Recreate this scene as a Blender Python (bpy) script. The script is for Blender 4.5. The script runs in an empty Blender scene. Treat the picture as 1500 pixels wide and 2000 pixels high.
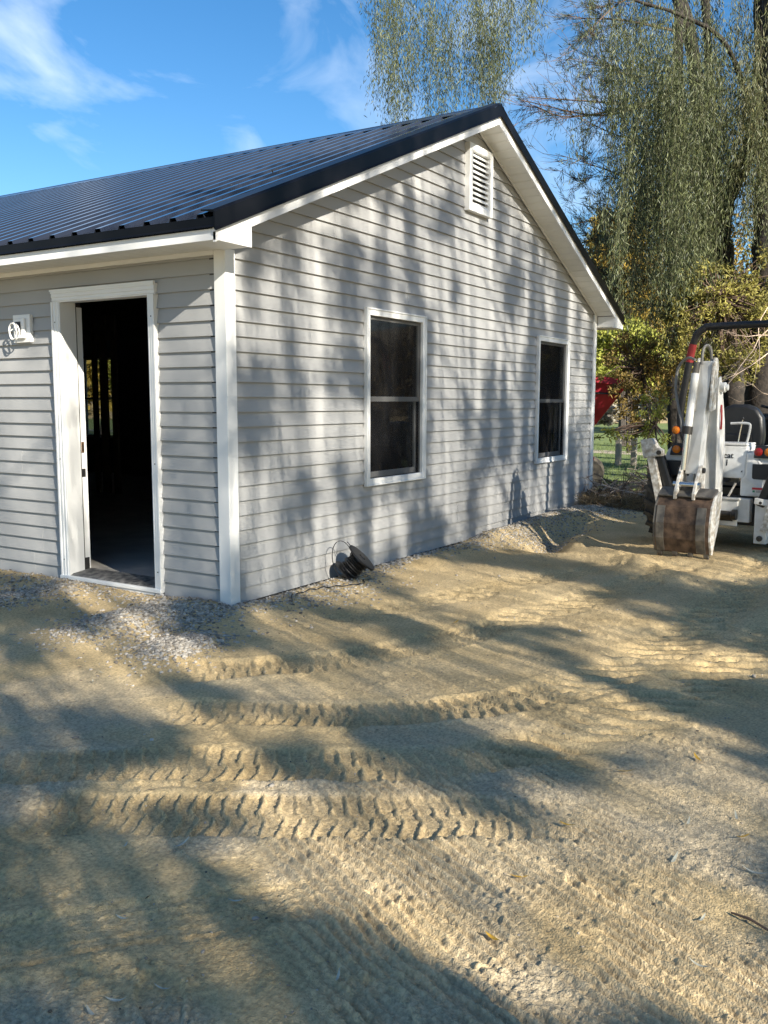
import bpy, math, random
import numpy as np
from mathutils import Vector, Matrix
sc = bpy.context.scene
COL = sc.collection
rad = math.radians
random.seed(7)
rng = np.random.default_rng(11)

# ------------------------------------------------------------------ camera
O = np.array([-4.649, -4.127, 1.3955]); YAW, PIT, ROL, FPX = .5566, .1208, .0026, 1780.8
Fw = np.array([math.cos(YAW)*math.cos(PIT), math.sin(YAW)*math.cos(PIT), -math.sin(PIT)])
Rt = np.array([math.sin(YAW), -math.cos(YAW), 0.]); Up = np.cross(Rt, Fw)
Rt, Up = Rt*math.cos(ROL)+Up*math.sin(ROL), -Rt*math.sin(ROL)+Up*math.cos(ROL)
cd = bpy.data.cameras.new('camera'); cam = bpy.data.objects.new('camera', cd); COL.objects.link(cam)
m = Matrix.Identity(4)
for i in range(3):
    m[i][0], m[i][1], m[i][2], m[i][3] = Rt[i], Up[i], -Fw[i], O[i]
cam.matrix_world = m
cd.sensor_fit = 'VERTICAL'; cd.sensor_height = 36; cd.lens = 36*FPX/2000
cd.clip_start = .05; cd.clip_end = 2000
sc.camera = cam
def at(u, v, d):
    """world point seen at photo pixel (u, v) at depth d in metres"""
    return O + d*(Fw + Rt*(u-750)/FPX - Up*(v-1000)/FPX)

# ------------------------------------------------------------------ light
S = np.array([-1., -2.38, 1.347]); S /= np.linalg.norm(S)       # towards the sun
EL = math.asin(S[2]); AZ = math.atan2(S[0], S[1])
w = bpy.data.worlds.new('World'); sc.world = w; w.use_nodes = True
nt = w.node_tree; N = nt.nodes; Lk = nt.links
for n in list(N): N.remove(n)
wo = N.new('ShaderNodeOutputWorld'); bg = N.new('ShaderNodeBackground'); bg.inputs[1].default_value = .064
sky = N.new('ShaderNodeTexSky'); sky.sky_type = 'NISHITA'; sky.sun_disc = False
sky.sun_elevation = EL; sky.sun_rotation = AZ; sky.air_density = 1.0; sky.dust_density = .1; sky.ozone_density = 3.0
tc = N.new('ShaderNodeTexCoord'); mp = N.new('ShaderNodeMapping')
mp.inputs['Rotation'].default_value = (.25, .1, .55); mp.inputs['Scale'].default_value = (1.5, 5.5, 8.0)
cn = N.new('ShaderNodeTexNoise'); cn.inputs['Scale'].default_value = 1.15; cn.inputs['Detail'].default_value = 6; cn.inputs['Roughness'].default_value = .55; cn.inputs['Distortion'].default_value = .9
cr = N.new('ShaderNodeMapRange'); cr.inputs[1].default_value = .49; cr.inputs[2].default_value = .84; cr.inputs[3].default_value = 0; cr.inputs[4].default_value = .6
mx = N.new('ShaderNodeMix'); mx.data_type = 'RGBA'; mx.inputs[7].default_value = (7.0, 7.8, 8.6, 1)
hs = N.new('ShaderNodeHueSaturation'); hs.inputs['Saturation'].default_value = 1.28; hs.inputs['Value'].default_value = .96
Lk.new(tc.outputs['Generated'], mp.inputs[0]); Lk.new(mp.outputs[0], cn.inputs[0]); Lk.new(cn.outputs[0], cr.inputs[0])
Lk.new(cr.outputs[0], mx.inputs[0]); Lk.new(sky.outputs[0], hs.inputs['Color']); Lk.new(hs.outputs[0], mx.inputs[6]); Lk.new(mx.outputs[2], bg.inputs[0]); Lk.new(bg.outputs[0], wo.inputs[0])
sd = bpy.data.lights.new('sun', 'SUN'); sd.energy = 5.0; sd.angle = rad(.53); sd.color = (1., .93, .81)
so = bpy.data.objects.new('sun', sd); COL.objects.link(so)
so.rotation_euler = Vector(S).to_track_quat('Z', 'Y').to_euler(); so.location = (-8, -12, 14)
vs = sc.view_settings; vs.view_transform = 'Standard'; vs.look = 'None'; vs.exposure = 1.5; vs.gamma = 1
try: vs.use_curve_mapping = False
except Exception: pass
sc.cycles.max_bounces = 8; sc.cycles.transparent_max_bounces = 12
sc.cycles.use_denoising = True
try: sc.cycles.denoising_prefilter = 'NONE'
except Exception: pass

# ------------------------------------------------------------------ materials
def mat(name, col, rough=.6, metal=0., var=.0, vscale=8., col2=None, bump=0., bscale=60., spec=.5, detail=6, coat=0.):
    ma = bpy.data.materials.new(name); ma.use_nodes = True
    t = ma.node_tree; b = t.nodes['Principled BSDF']
    b.inputs['Roughness'].default_value = rough; b.inputs['Metallic'].default_value = metal
    b.inputs['Specular IOR Level'].default_value = spec
    if coat: b.inputs['Coat Weight'].default_value = coat; b.inputs['Coat Roughness'].default_value = .15
    c = (*col, 1)
    b.inputs['Base Color'].default_value = c
    g = t.nodes.new('ShaderNodeNewGeometry')
    if var or col2:
        n = t.nodes.new('ShaderNodeTexNoise'); n.inputs['Scale'].default_value = vscale; n.inputs['Detail'].default_value = detail
        t.links.new(g.outputs['Position'], n.inputs['Vector'])
        r = t.nodes.new('ShaderNodeValToRGB'); r.color_ramp.elements[0].position = .36; r.color_ramp.elements[1].position = .66
        if col2 is None: a = tuple(x*(1-var) for x in col); d = tuple(min(1, x*(1+var)) for x in col)
        else: a, d = col, col2
        r.color_ramp.elements[0].color = (*a, 1); r.color_ramp.elements[1].color = (*d, 1)
        t.links.new(n.outputs[0], r.inputs[0]); t.links.new(r.outputs[0], b.inputs['Base Color'])
    if bump:
        n2 = t.nodes.new('ShaderNodeTexNoise'); n2.inputs['Scale'].default_value = bscale; n2.inputs['Detail'].default_value = 5
        t.links.new(g.outputs['Position'], n2.inputs['Vector'])
        bp = t.nodes.new('ShaderNodeBump'); bp.inputs['Strength'].default_value = bump; bp.inputs['Distance'].default_value = .01
        t.links.new(n2.outputs[0], bp.inputs['Height']); t.links.new(bp.outputs[0], b.inputs['Normal'])
    return ma
M = {}
M['siding'] = mat('vinyl_siding', (.342, .341, .333), .55, var=.04, vscale=1.6, bump=.05, bscale=25, spec=.35)
M['trim'] = mat('white_trim', (.74, .74, .72), .45, var=.025, vscale=3, spec=.4)
M['soffit'] = mat('soffit_vinyl', (.74, .73, .68), .6, var=.02, vscale=3)
M['roof'] = mat('black_roof_metal', (.016, .019, .028), .09, var=.1, vscale=2.5, spec=.6)
M['roof_trim'] = mat('black_roof_trim', (.005, .005, .006), .3, var=.15, vscale=4, spec=.10)
M['wood'] = mat('interior_wood', (.10, .075, .05), .85, var=.25, vscale=5)
M['darkened'] = mat('darkened_interior', (.05, .05, .05), .9, var=.2, vscale=4)  # near-black base colour puts the dark of the unlit rooms into the walls
M['concrete'] = mat('floor_concrete', (.36, .34, .31), .8, var=.12, vscale=4, bump=.1)
M['rubber'] = mat('black_rubber', (.025, .024, .023), .75, var=.3, vscale=20, bump=.2)
M['sill'] = mat('dusty_threshold', (.03, .032, .036), .55, col2=(.22, .21, .19), vscale=22)
M['steel'] = mat('dark_steel', (.07, .065, .06), .45, .8)
M['brass'] = mat('brass', (.45, .26, .13), .35, .9)
M['plastic'] = mat('black_plastic', (.012, .012, .013), .42, var=.3, vscale=30, bump=.08, spec=.5)
M['cablewhite'] = mat('white_cable', (.72, .72, .70), .45)
M['paint'] = mat('worn_white_paint', (.56, .545, .505), .45, col2=(.74, .74, .72), vscale=7, spec=.45, detail=10)
M['paintworn'] = mat('scratched_white_paint', (.36, .31, .24), .5, col2=(.74, .73, .69), vscale=26, detail=9)
M['rust'] = mat('rusty_steel', (.050, .032, .022), .7, .2, col2=(.15, .095, .060), vscale=14, bump=.25, bscale=70)
M['wornsteel'] = mat('worn_gray_steel', (.075, .070, .064), .55, .3, col2=(.19, .17, .14), vscale=12, bump=.15)
M['chrome'] = mat('chrome_rod', (.6, .6, .6), .18, 1.)
M['tyre'] = mat('dusty_tyre', (.030, .028, .026), .85, col2=(.10, .088, .068), vscale=15, bump=.2)
M['seat'] = mat('black_vinyl_seat', (.018, .018, .018), .42, var=.2, vscale=12, bump=.06)
M['hose'] = mat('grey_hose', (.20, .19, .17), .6)
M['red'] = mat('red_sleeve', (.30, .02, .02), .5)
M['amber'] = mat('amber_lens', (.55, .16, .01), .2)
M['redlens'] = mat('red_lens', (.30, .012, .012), .2)
M['label'] = mat('label_print', (.015, .015, .017), .5)
M['labelred'] = mat('label_red', (.5, .03, .04), .5)
M['labelgreen'] = mat('label_green', (.05, .25, .14), .5)
M['reflect_decal'] = mat('blue_reflection_decal', (.012, .018, .035), .2)  # on the console the blue imitates a reflection; on the cowl a decal
M['redpaint'] = mat('red_wagon_paint', (.48, .03, .05), .5, var=.15, vscale=3)
M['bark'] = mat('willow_bark', (.010, .008, .0065), .95, col2=(.032, .025, .019), vscale=18, bump=1., bscale=30)
M['barkdark'] = mat('dark_bark', (.035, .029, .024), .95, col2=(.085, .07, .058), vscale=22, bump=1., bscale=35)
M['twig'] = mat('pale_twig', (.46, .36, .28), .8, var=.25, vscale=12)
M['twigdark'] = mat('brown_twig', (.10, .065, .045), .85, var=.25, vscale=12)
M['shoot'] = mat('willow_shoot', (.075, .075, .035), .8, var=.2, vscale=12)
M['post'] = mat('weathered_post', (.35, .30, .24), .85, var=.15, vscale=15)
M['stone'] = mat('gravel_stone', (.24, .235, .235), .8, var=.2, vscale=30)
M['hill'] = mat('hillside', (.20, .15, .10), .95, col2=(.30, .24, .13), vscale=.25, detail=10)
M['path'] = mat('gravel_path', (.34, .29, .22), .9, var=.15, vscale=3)

def island_mat(name, col, col2, rough=.8, transl=0., bias=.5):
    """colour drawn per face from the mesh attribute 'tint'"""
    ma = bpy.data.materials.new(name); ma.use_nodes = True
    t = ma.node_tree; b = t.nodes['Principled BSDF']; b.inputs['Roughness'].default_value = rough; b.inputs['Specular IOR Level'].default_value = .35
    a = t.nodes.new('ShaderNodeAttribute'); a.attribute_name = 'tint'
    r = t.nodes.new('ShaderNodeValToRGB'); r.color_ramp.elements[0].color = (*col, 1); r.color_ramp.elements[1].color = (*col2, 1)
    t.links.new(a.outputs['Fac'], r.inputs[0]); t.links.new(r.outputs[0], b.inputs['Base Color'])
    if transl:
        tr = t.nodes.new('ShaderNodeBsdfTranslucent'); t.links.new(r.outputs[0], tr.inputs[0])
        ms = t.nodes.new('ShaderNodeMixShader'); ms.inputs[0].default_value = transl
        o = t.nodes['Material Output']
        t.links.new(b.outputs[0], ms.inputs[1]); t.links.new(tr.outputs[0], ms.inputs[2]); t.links.new(ms.outputs[0], o.inputs[0])
    return ma
M['willow'] = island_mat('willow_leaves', (.014, .026, .010), (.18, .20, .085), .42, .25)
M['willowolive'] = island_mat('olive_willow_leaves', (.025, .032, .012), (.19, .18, .07), .45, .25)
M['pine'] = island_mat('pine_needles', (.018, .032, .020), (.06, .085, .050), .6, .1)
M['gold'] = island_mat('golden_leaves', (.22, .17, .03), (.62, .44, .10), .7, .35)
M['lime'] = island_mat('lime_leaves', (.16, .19, .03), (.50, .50, .11), .7, .35)
M['autumn'] = island_mat('autumn_leaves', (.10, .085, .03), (.38, .26, .07), .7, .3)
M['under'] = island_mat('understory_leaves', (.035, .040, .014), (.48, .43, .11), .7, .35)
M['flower'] = island_mat('white_flowers', (.30, .28, .22), (.72, .68, .60), .8, .1)
M['grass'] = island_mat('grass_blades', (.035, .06, .015), (.15, .19, .05), .8, .3)
M['drygrass'] = island_mat('dry_grass', (.16, .11, .06), (.46, .34, .19), .8, .2)
M['pebble'] = island_mat('pebbles', (.12, .10, .075), (.50, .43, .32), .9)
M['litter'] = island_mat('leaf_litter', (.05, .035, .022), (.38, .30, .19), .8)
M['rock'] = island_mat('gravel', (.13, .112, .088), (.52, .475, .405), .85)
M['forest'] = island_mat('forest_leaves', (.10, .075, .035), (.36, .27, .14), .9, .1)
M['yellowleaf'] = mat('yellow_leaf', (.52, .30, .03), .6, var=.2, vscale=60)
M['paleleaf'] = mat('pale_leaf', (.44, .43, .34), .6, var=.15, vscale=60)

# glass: clear sheet with its own reflections
ma = bpy.data.materials.new('window_glass'); ma.use_nodes = True
b = ma.node_tree.nodes['Principled BSDF']; b.inputs['Base Color'].default_value = (.62, .66, .66, 1); b.inputs['Transmission Weight'].default_value = 1; b.inputs['Roughness'].default_value = .015; b.inputs['IOR'].default_value = 1.5
M['glass'] = ma

ma = bpy.data.materials.new('insect_mesh'); ma.use_nodes = True; t = ma.node_tree
tp = t.nodes.new('ShaderNodeBsdfTransparent'); df = t.nodes.new('ShaderNodeBsdfDiffuse'); df.inputs[0].default_value = (.02, .02, .021, 1); ms = t.nodes.new('ShaderNodeMixShader'); ms.inputs[0].default_value = .38
t.links.new(tp.outputs[0], ms.inputs[1]); t.links.new(df.outputs[0], ms.inputs[2]); t.links.new(ms.outputs[0], t.nodes['Material Output'].inputs[0]); M['mesh'] = ma
# ground: sand with grey crumbs and gravel dust
ma = bpy.data.materials.new('sandy_dirt'); ma.use_nodes = True; t = ma.node_tree; b = t.nodes['Principled BSDF']
b.inputs['Roughness'].default_value = .95; b.inputs['Specular IOR Level'].default_value = .2
g = t.nodes.new('ShaderNodeNewGeometry')
def noise(scale, det, out=0, dist=0.):
    n = t.nodes.new('ShaderNodeTexNoise'); n.inputs['Scale'].default_value = scale; n.inputs['Detail'].default_value = det; n.inputs['Distortion'].default_value = dist
    t.links.new(g.outputs['Position'], n.inputs['Vector']); return n
a = t.nodes.new('ShaderNodeAttribute'); a.attribute_name = 'crumb'
n1 = noise(2.2, 8); n2 = noise(75, 10); n3 = noise(170, 6)
r1 = t.nodes.new('ShaderNodeValToRGB'); r1.color_ramp.elements[0].position = .32; r1.color_ramp.elements[1].position = .68
r1.color_ramp.elements[0].color = (.53, .395, .205, 1); r1.color_ramp.elements[1].color = (.70, .535, .295, 1)
mxg = t.nodes.new('ShaderNodeMix'); mxg.data_type = 'RGBA'; mxg.inputs[7].default_value = (.57, .475, .325, 1)
mul = t.nodes.new('ShaderNodeMix'); mul.data_type = 'RGBA'; mul.blend_type = 'MULTIPLY'; mul.inputs[0].default_value = .8
r2 = t.nodes.new('ShaderNodeValToRGB'); r2.color_ramp.elements[0].position = .34; r2.color_ramp.elements[1].position = .64
r2.color_ramp.elements[0].color = (.60, .59, .57, 1); r2.color_ramp.elements[1].color = (1.08, 1.07, 1.05, 1)
t.links.new(n1.outputs[0], r1.inputs[0]); t.links.new(a.outputs['Fac'], mxg.inputs[0]); t.links.new(r1.outputs[0], mxg.inputs[6])
t.links.new(n2.outputs[0], r2.inputs[0]); t.links.new(mxg.outputs[2], mul.inputs[6]); t.links.new(r2.outputs[0], mul.inputs[7])
t.links.new(mul.outputs[2], b.inputs['Base Color'])
bp = t.nodes.new('ShaderNodeBump'); bp.inputs['Strength'].default_value = .9; bp.inputs['Distance'].default_value = .009
t.links.new(n3.outputs[0], bp.inputs['Height']); t.links.new(bp.outputs[0], b.inputs['Normal'])
M['dirt'] = ma
# lawn
M['lawn'] = mat('lawn_turf', (.05, .085, .02), .95, col2=(.16, .20, .05), vscale=5, detail=10, bump=.6, bscale=40)

# ------------------------------------------------------------------ mesh helpers
def link(o, parent=None):
    COL.objects.link(o)
    if parent: o.parent = parent
    return o
def tag(o, label=None, cat=None, group=None, kind=None):
    if label: o['label'] = label
    if cat: o['category'] = cat
    if group: o['group'] = group
    if kind: o['kind'] = kind
    return o
def empty(name, loc, label, cat, rz=0., group=None):
    o = bpy.data.objects.new(name, None); o.location = loc; o.rotation_euler = (0, 0, rz); o.empty_display_size = .2
    COL.objects.link(o); return tag(o, label, cat, group)

class MB:
    def __init__(s): s.v = []; s.f = []
    def add(s, vs, fs):
        o = len(s.v); s.v += [tuple(map(float, p)) for p in vs]; s.f += [tuple(i+o for i in q) for q in fs]; return s
    def box(s, x0, x1, y0, y1, z0, z1):
        return s.add([(x0,y0,z0),(x1,y0,z0),(x1,y1,z0),(x0,y1,z0),(x0,y0,z1),(x1,y0,z1),(x1,y1,z1),(x0,y1,z1)],
                     [(0,3,2,1),(4,5,6,7),(0,1,5,4),(1,2,6,5),(2,3,7,6),(3,0,4,7)])
    def prism(s, poly, vec):
        n = len(poly); p = [np.array(q, float) for q in poly]; q = [a+np.array(vec, float) for a in p]
        return s.add(p+q, [tuple(range(n-1, -1, -1)), tuple(range(n, 2*n))]+[(i, (i+1) % n, n+(i+1) % n, n+i) for i in range(n)])
    def bar(s, p, q, w, h=None, up=(0, 0, 1)):
        h = h or w; p = np.array(p, float); q = np.array(q, float); d = q-p; d /= np.linalg.norm(d)
        u = np.array(up, float); a = np.cross(d, u)
        if np.linalg.norm(a) < 1e-4: a = np.cross(d, (1, 0, 0))
        a /= np.linalg.norm(a); c = np.cross(a, d)
        r = [p+a*x*w/2+c*y*h/2 for x, y in ((-1,-1),(1,-1),(1,1),(-1,1))]
        return s.prism(r, q-p)
    def tube(s, pts, r, n=8):
        P = [np.array(p, float) for p in pts]; k = len(P); R = r if hasattr(r, '__len__') else [r]*k
        ref = None; vs = []; fs = []
        for i, p in enumerate(P):
            d = P[min(i+1, k-1)]-P[max(i-1, 0)]; d = d/(np.linalg.norm(d)+1e-9)
            if ref is None:
                ref = np.cross(d, (0, 0, 1))
                if np.linalg.norm(ref) < 1e-3: ref = np.cross(d, (1, 0, 0))
            ref = ref-d*(ref@d); ref /= np.linalg.norm(ref)+1e-9; e = np.cross(d, ref)
            for j in range(n):
                t = 2*math.pi*j/n; vs.append(p+R[i]*(math.cos(t)*ref+math.sin(t)*e))
        for i in range(k-1):
            for j in range(n): fs.append((i*n+j, i*n+(j+1) % n, (i+1)*n+(j+1) % n, (i+1)*n+j))
        fs += [tuple(range(n-1, -1, -1)), tuple(range((k-1)*n, k*n))]
        return s.add(vs, fs)
    def lathe(s, prof, c, ax, n=24):
        """prof: (along axis, radius)"""
        ax = np.array(ax, float); ax /= np.linalg.norm(ax); a = np.cross(ax, (0, 0, 1))
        if np.linalg.norm(a) < 1e-3: a = np.cross(ax, (1, 0, 0))
        a /= np.linalg.norm(a); e = np.cross(ax, a); c = np.array(c, float); vs = []; fs = []; k = len(prof)
        for h, r in prof:
            for j in range(n):
                t = 2*math.pi*j/n; vs.append(c+ax*h+r*(math.cos(t)*a+math.sin(t)*e))
        for i in range(k-1):
            for j in range(n): fs.append((i*n+j, i*n+(j+1) % n, (i+1)*n+(j+1) % n, (i+1)*n+j))
        fs += [tuple(range(n-1, -1, -1)), tuple(range((k-1)*n, k*n))]
        return s.add(vs, fs)
    def mesh(s, name, m, smooth=False):
        me = bpy.data.meshes.new(name); me.from_pydata(s.v, [], s.f); me.materials.append(m)
        if smooth: me.polygons.foreach_set('use_smooth', [True]*len(me.polygons))
        me.update(); return me
    def build(s, name, m, parent=None, smooth=False, bevel=0., label=None):
        o = bpy.data.objects.new(name, s.mesh(name, m, smooth)); link(o, parent)
        if bevel:
            bv = o.modifiers.new('bevel', 'BEVEL'); bv.width = bevel; bv.segments = 2; bv.limit_method = 'ANGLE'
        if smooth:
            try: o.data.set_sharp_from_angle(angle=rad(40))
            except Exception: pass
        if label: o['label'] = label
        return o
def np_mesh(name, V, F, m, tint=None, parent=None, smooth=False):
    """V (n,3); F (k, 3 or 4)"""
    me = bpy.data.meshes.new(name); V = np.ascontiguousarray(V, np.float32); F = np.ascontiguousarray(F, np.int32); k, c = F.shape
    me.vertices.add(len(V)); me.vertices.foreach_set('co', V.ravel())
    me.loops.add(k*c); me.loops.foreach_set('vertex_index', F.ravel())
    me.polygons.add(k); me.polygons.foreach_set('loop_start', np.arange(0, k*c, c, dtype=np.int32)); me.polygons.foreach_set('loop_total', np.full(k, c, np.int32))
    if smooth: me.polygons.foreach_set('use_smooth', np.ones(k, bool))
    me.update(calc_edges=True)
    if tint is not None:
        at_ = me.attributes.new('tint', 'FLOAT', 'FACE'); at_.data.foreach_set('value', np.ascontiguousarray(tint, np.float32))
    me.materials.append(m)
    o = bpy.data.objects.new(name, me); return link(o, parent)
def unit(a): return a/(np.linalg.norm(a, axis=-1, keepdims=True)+1e-9)
def leaf_arrays(P, D, L, W, fold=.35):
    """narrow folded leaves: two triangles per leaf sharing the midrib"""
    n = len(P); D = unit(D); rnd = rng.normal(size=(n, 3)); A = unit(np.cross(D, rnd)); B = np.cross(D, A)
    L = np.broadcast_to(L, n)[:, None]; W = np.broadcast_to(W, n)[:, None]
    V = np.stack([P, P+D*L*.45+A*W*.5+B*W*fold, P+D*L, P+D*L*.45-A*W*.5+B*W*fold], 1).reshape(-1, 3)
    i = np.arange(n)[:, None]*4
    F = np.concatenate([i+np.array([0, 1, 2]), i+np.array([0, 2, 3])], 1).reshape(-1, 3)
    return V, F

# ------------------------------------------------------------------ noise for the ground
_perm = rng.permutation(65536).astype(np.int64); _val = rng.random(65536)
def hsh(i, j, k=0): return _perm[(_perm[(i+k*1013) & 65535]+j) & 65535]
def vnoise(x, y, k=0):
    i = np.floor(x).astype(np.int64); j = np.floor(y).astype(np.int64); fx = x-i; fy = y-j
    fx = fx*fx*fx*(fx*(fx*6-15)+10); fy = fy*fy*fy*(fy*(fy*6-15)+10)
    a = _val[hsh(i, j, k)]; b_ = _val[hsh(i+1, j, k)]; c = _val[hsh(i, j+1, k)]; d = _val[hsh(i+1, j+1, k)]
    return (a*(1-fx)+b_*fx)*(1-fy)+(c*(1-fx)+d*fx)*fy
def fbm(x, y, o, k=0, g=.5):
    s = 0; a = 1; tot = 0
    for q in range(o):
        s = s+a*vnoise(x*2**q+17*q, y*2**q-9*q, k+q); tot += a; a *= g
    return s/tot
def clods(x, y, k, jit=.9):
    """rounded lumps, one per cell"""
    i0 = np.floor(x).astype(np.int64); j0 = np.floor(y).astype(np.int64); best = np.zeros_like(x)
    for di in (-1, 0, 1):
        for dj in (-1, 0, 1):
            h = hsh(i0+di, j0+dj, k); px = i0+di+.5+(_val[h]-.5)*jit; py = j0+dj+.5+(_val[(h+7919) & 65535]-.5)*jit
            rr = .25+.5*_val[(h+3571) & 65535]**2
            d2 = ((x-px)**2+(y-py)**2)/(rr*rr)
            best = np.maximum(best, rr*np.sqrt(np.clip(1-d2, 0, 1)))
    return best
def sstep(a, b_, x):
    q = np.clip((x-a)/(b_-a), 0, 1); return q*q*(3-2*q)
def track_coords(x, y, pts):
    bd = np.full(x.shape, 1e9); bs = np.zeros(x.shape); bn = np.zeros(x.shape); s0 = 0
    for (ax, ay), (bx, by) in zip(pts[:-1], pts[1:]):
        dx, dy = bx-ax, by-ay; L = math.hypot(dx, dy); ux, uy = dx/L, dy/L
        q = np.clip((x-ax)*ux+(y-ay)*uy, 0, L); ex = x-ax-q*ux; ey = y-ay-q*uy; d = np.hypot(ex, ey); c = d < bd
        bd = np.where(c, d, bd); bs = np.where(c, s0+q, bs); bn = np.where(c, (x-ax)*(-uy)+(y-ay)*ux, bn); s0 += L
    return bs, bn, bd
def smooth_path(pts, n=6):
    P = [np.array(p, float) for p in pts]; P = [2*P[0]-P[1]]+P+[2*P[-1]-P[-2]]; out = []
    for i in range(1, len(P)-2):
        for q in np.linspace(0, 1, n, endpoint=False):
            a, b_, c, d = P[i-1:i+3]
            out.append(.5*((2*b_)+(c-a)*q+(2*a-5*b_+4*c-d)*q*q+(3*b_-a-3*c+d)*q**3))
    out.append(P[-2]); return [tuple(p) for p in out]
TRACKS = [  # kind, path, width, depth, pitch
    ('lug', [(-2.78, -1.4), (-2.6, -1.7), (-2.36, -2.1), (-2.1, -2.54), (-1.84, -2.98), (-1.7, -3.2)], .34, .017, .060),
    ('lug', [(-2.62, -.95), (-2.35, -1.3), (-2.1, -1.65), (-1.85, -2.1), (-1.55, -2.5), (-1.1, -2.8)], .34, .016, .066),
    ('bar', [(-1.5, -2.55), (-1.1, -2.8), (-.4, -3.02), (.8, -3.2), (2.0, -3.35), (4.4, -3.6)], .42, .050, .14),
    ('lug', [(-1.75, -1.05), (-1.5, -1.5), (-1.2, -1.95), (-.8, -2.35), (-.3, -2.6)], .36, .019, .068),
    ('bar', [(-.75, -2.38), (-.2, -2.62), (.54, -2.75), (1.5, -2.82), (2.6, -2.85), (4.4, -2.9)], .44, .052, .14),
    ('lug', [(-1.3, -.7), (-.6, -1.28), (.07, -1.55), (.9, -1.75)], .34, .020, .08),
    ('bar', [(.2, -1.58), (.95, -1.75), (1.6, -1.9), (2.6, -2.12), (3.5, -2.25)], .44, .050, .14),
    ('bar', [(.0, -.75), (1.2, -1.05), (2.4, -1.4), (3.4, -1.75)], .42, .036, .12),
    ('car', [(-3.95, -1.5), (-3.62, -1.78), (-3.29, -2.06), (-2.99, -2.33), (-2.72, -2.58), (-2.55, -2.76)], .26, .012, .035),
]
PILES = [(-.62, .30, .62, .30, .075), (-.95, -.42, .38, .25, .055), (-.62, 1.35, .45, .3, .05), (6.3, -.35, .9, .4, .09), (5.0, -.20, .8, .22, .08), (4.0, -.12, .5, .15, .05)]
_cache = {}
def ground(x, y, fine=True):
    x = np.asarray(x, float); y = np.asarray(y, float)
    h = -.032+.045*(fbm(x*.55, y*.55, 3, 1)-.5)+.05*sstep(1.5, 3.6, x)*sstep(-1.2, -2.2, y)
    wall_d = np.where((x < 0) & (y > 0), -x, np.where(x > 0, -y, np.hypot(x, y)))
    h += .034*sstep(.55, .08, wall_d)*(x < 7.6)
    h += .020*(fbm(x*2.3, y*2.3, 4, 5)-.5)
    crumb = np.zeros_like(x)
    for px, py, rx, ry, hh in PILES:
        h += hh*np.exp(-((x-px)/rx)**2-((y-py)/ry)**2)
    # trench dug beside the far window and its pale spoil ridge
    s, n, d = track_coords(x, y, [(3.75, -.78), (4.6, -.55), (5.6, -.5)])
    h -= .13*np.exp(-(d/.17)**2)
    s, n, d = track_coords(x, y, [(4.6, -.85), (4.0, -1.05), (3.7, -1.4), (3.2, -1.9), (2.7, -2.3)])
    h += .045*np.exp(-(d/.15)**2)*(.2+1.4*fbm(x*7, y*7, 3, 9))
    h = np.where((x > -.02) & (y > -.02), np.minimum(h, -.045), h)
    if not fine: return h
    # rough crumbs: most of the near ground right and bottom
    rough = sstep(.38, .58, fbm(x*1.7+3, y*1.7, 3, 21)); near = sstep(-.2, -2.0, x+.25*(y+2.5))
    rough = rough*(.15+.85*near)*sstep(-9, -1, x*0-2)
    cdir = np.array([-.42, -.907]); comb_d = (x+2.25)*.907+(y+2.9)*-.42; comb_s = -(x+2.25)*.42-(y+2.9)*.907
    combm = sstep(.75, .5, np.abs(comb_d-.05+.12*np.sin(comb_s*3)))*sstep(-.85, -.6, comb_s)*sstep(1.5, 1.1, comb_s)*sstep(.25, .42, fbm(x*2.4, y*2.4, 3, 73))
    flat = np.zeros_like(x); imp = np.zeros_like(x)
    for kind, pts, wd, dep, pit in TRACKS:
        key = (kind, pts[0])
        s, n, d = track_coords(x+(.09 if kind == 'bar' else .03)*(fbm(x*6, y*6, 2, 40)-.5), y+(.09 if kind == 'bar' else .03)*(fbm(x*6, y*6, 2, 41)-.5), smooth_path(pts, 5))
        hw = wd/2; a = np.abs(n)
        inside = sstep(hw+(.03 if kind == 'bar' else 0), hw-(.12 if kind == 'bar' else .03), d)
        patch = sstep(.28, .52, fbm(x*2.1, y*2.1, 3, 60+int(abs(pts[0][0])*10)))
        length = sum(math.hypot(b_[0]-a_[0], b_[1]-a_[1]) for a_, b_ in zip(pts[:-1], pts[1:]))
        fade = sstep(0, .25, s)*sstep(length, length-.35, s)
        k = inside*fade*((.62+.38*patch) if kind != 'bar' else (.65+.35*patch))
        if kind == 'lug':
            jog = sstep(-.030, .030, n+.015*np.sin(s*9))
            ph = (s+pit*.5*jog+.16*np.maximum(a-.06, 0)+.008*(vnoise(x*16, y*16, 45)-.5))/pit
            fr = np.abs((ph % 1)-.5); ridge = sstep(.15, .07, fr)*sstep(hw+.005, hw-.03, a)*(.55+.45*sstep(.15, .4, vnoise(x*10, y*10, 46)+.25*patch))
            pat = -dep*.8+dep*(.75+.5*vnoise(x*30, y*30, 47))*ridge
        elif kind == 'bar':
            ph = (s+.62*n+.022*vnoise(x*9, y*9, 44))/pit
            pat = (-dep*.25-dep*.85*sstep(.15, .75, np.cos(2*math.pi*ph)))*(.4+.9*vnoise(x*8, y*8, 48))
        else:
            z = .011*np.abs(((s/.075) % 1)*2-1)
            g_ = np.abs((((n+z)/.046) % 1)-.5); pat = -dep+dep*.75*sstep(.13, .05, g_)*(.3+.9*vnoise(x*18, y*18, 49))
        imp += k*pat
        imp += (.002 if kind == 'bar' else .010)*np.exp(-((d-hw-.015)/.028)**2)*fade*(1.5*vnoise(x*9, y*9, 33)-.15)*(.3+.7*patch)
        flat = np.maximum(flat, k)
    h += imp
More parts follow.
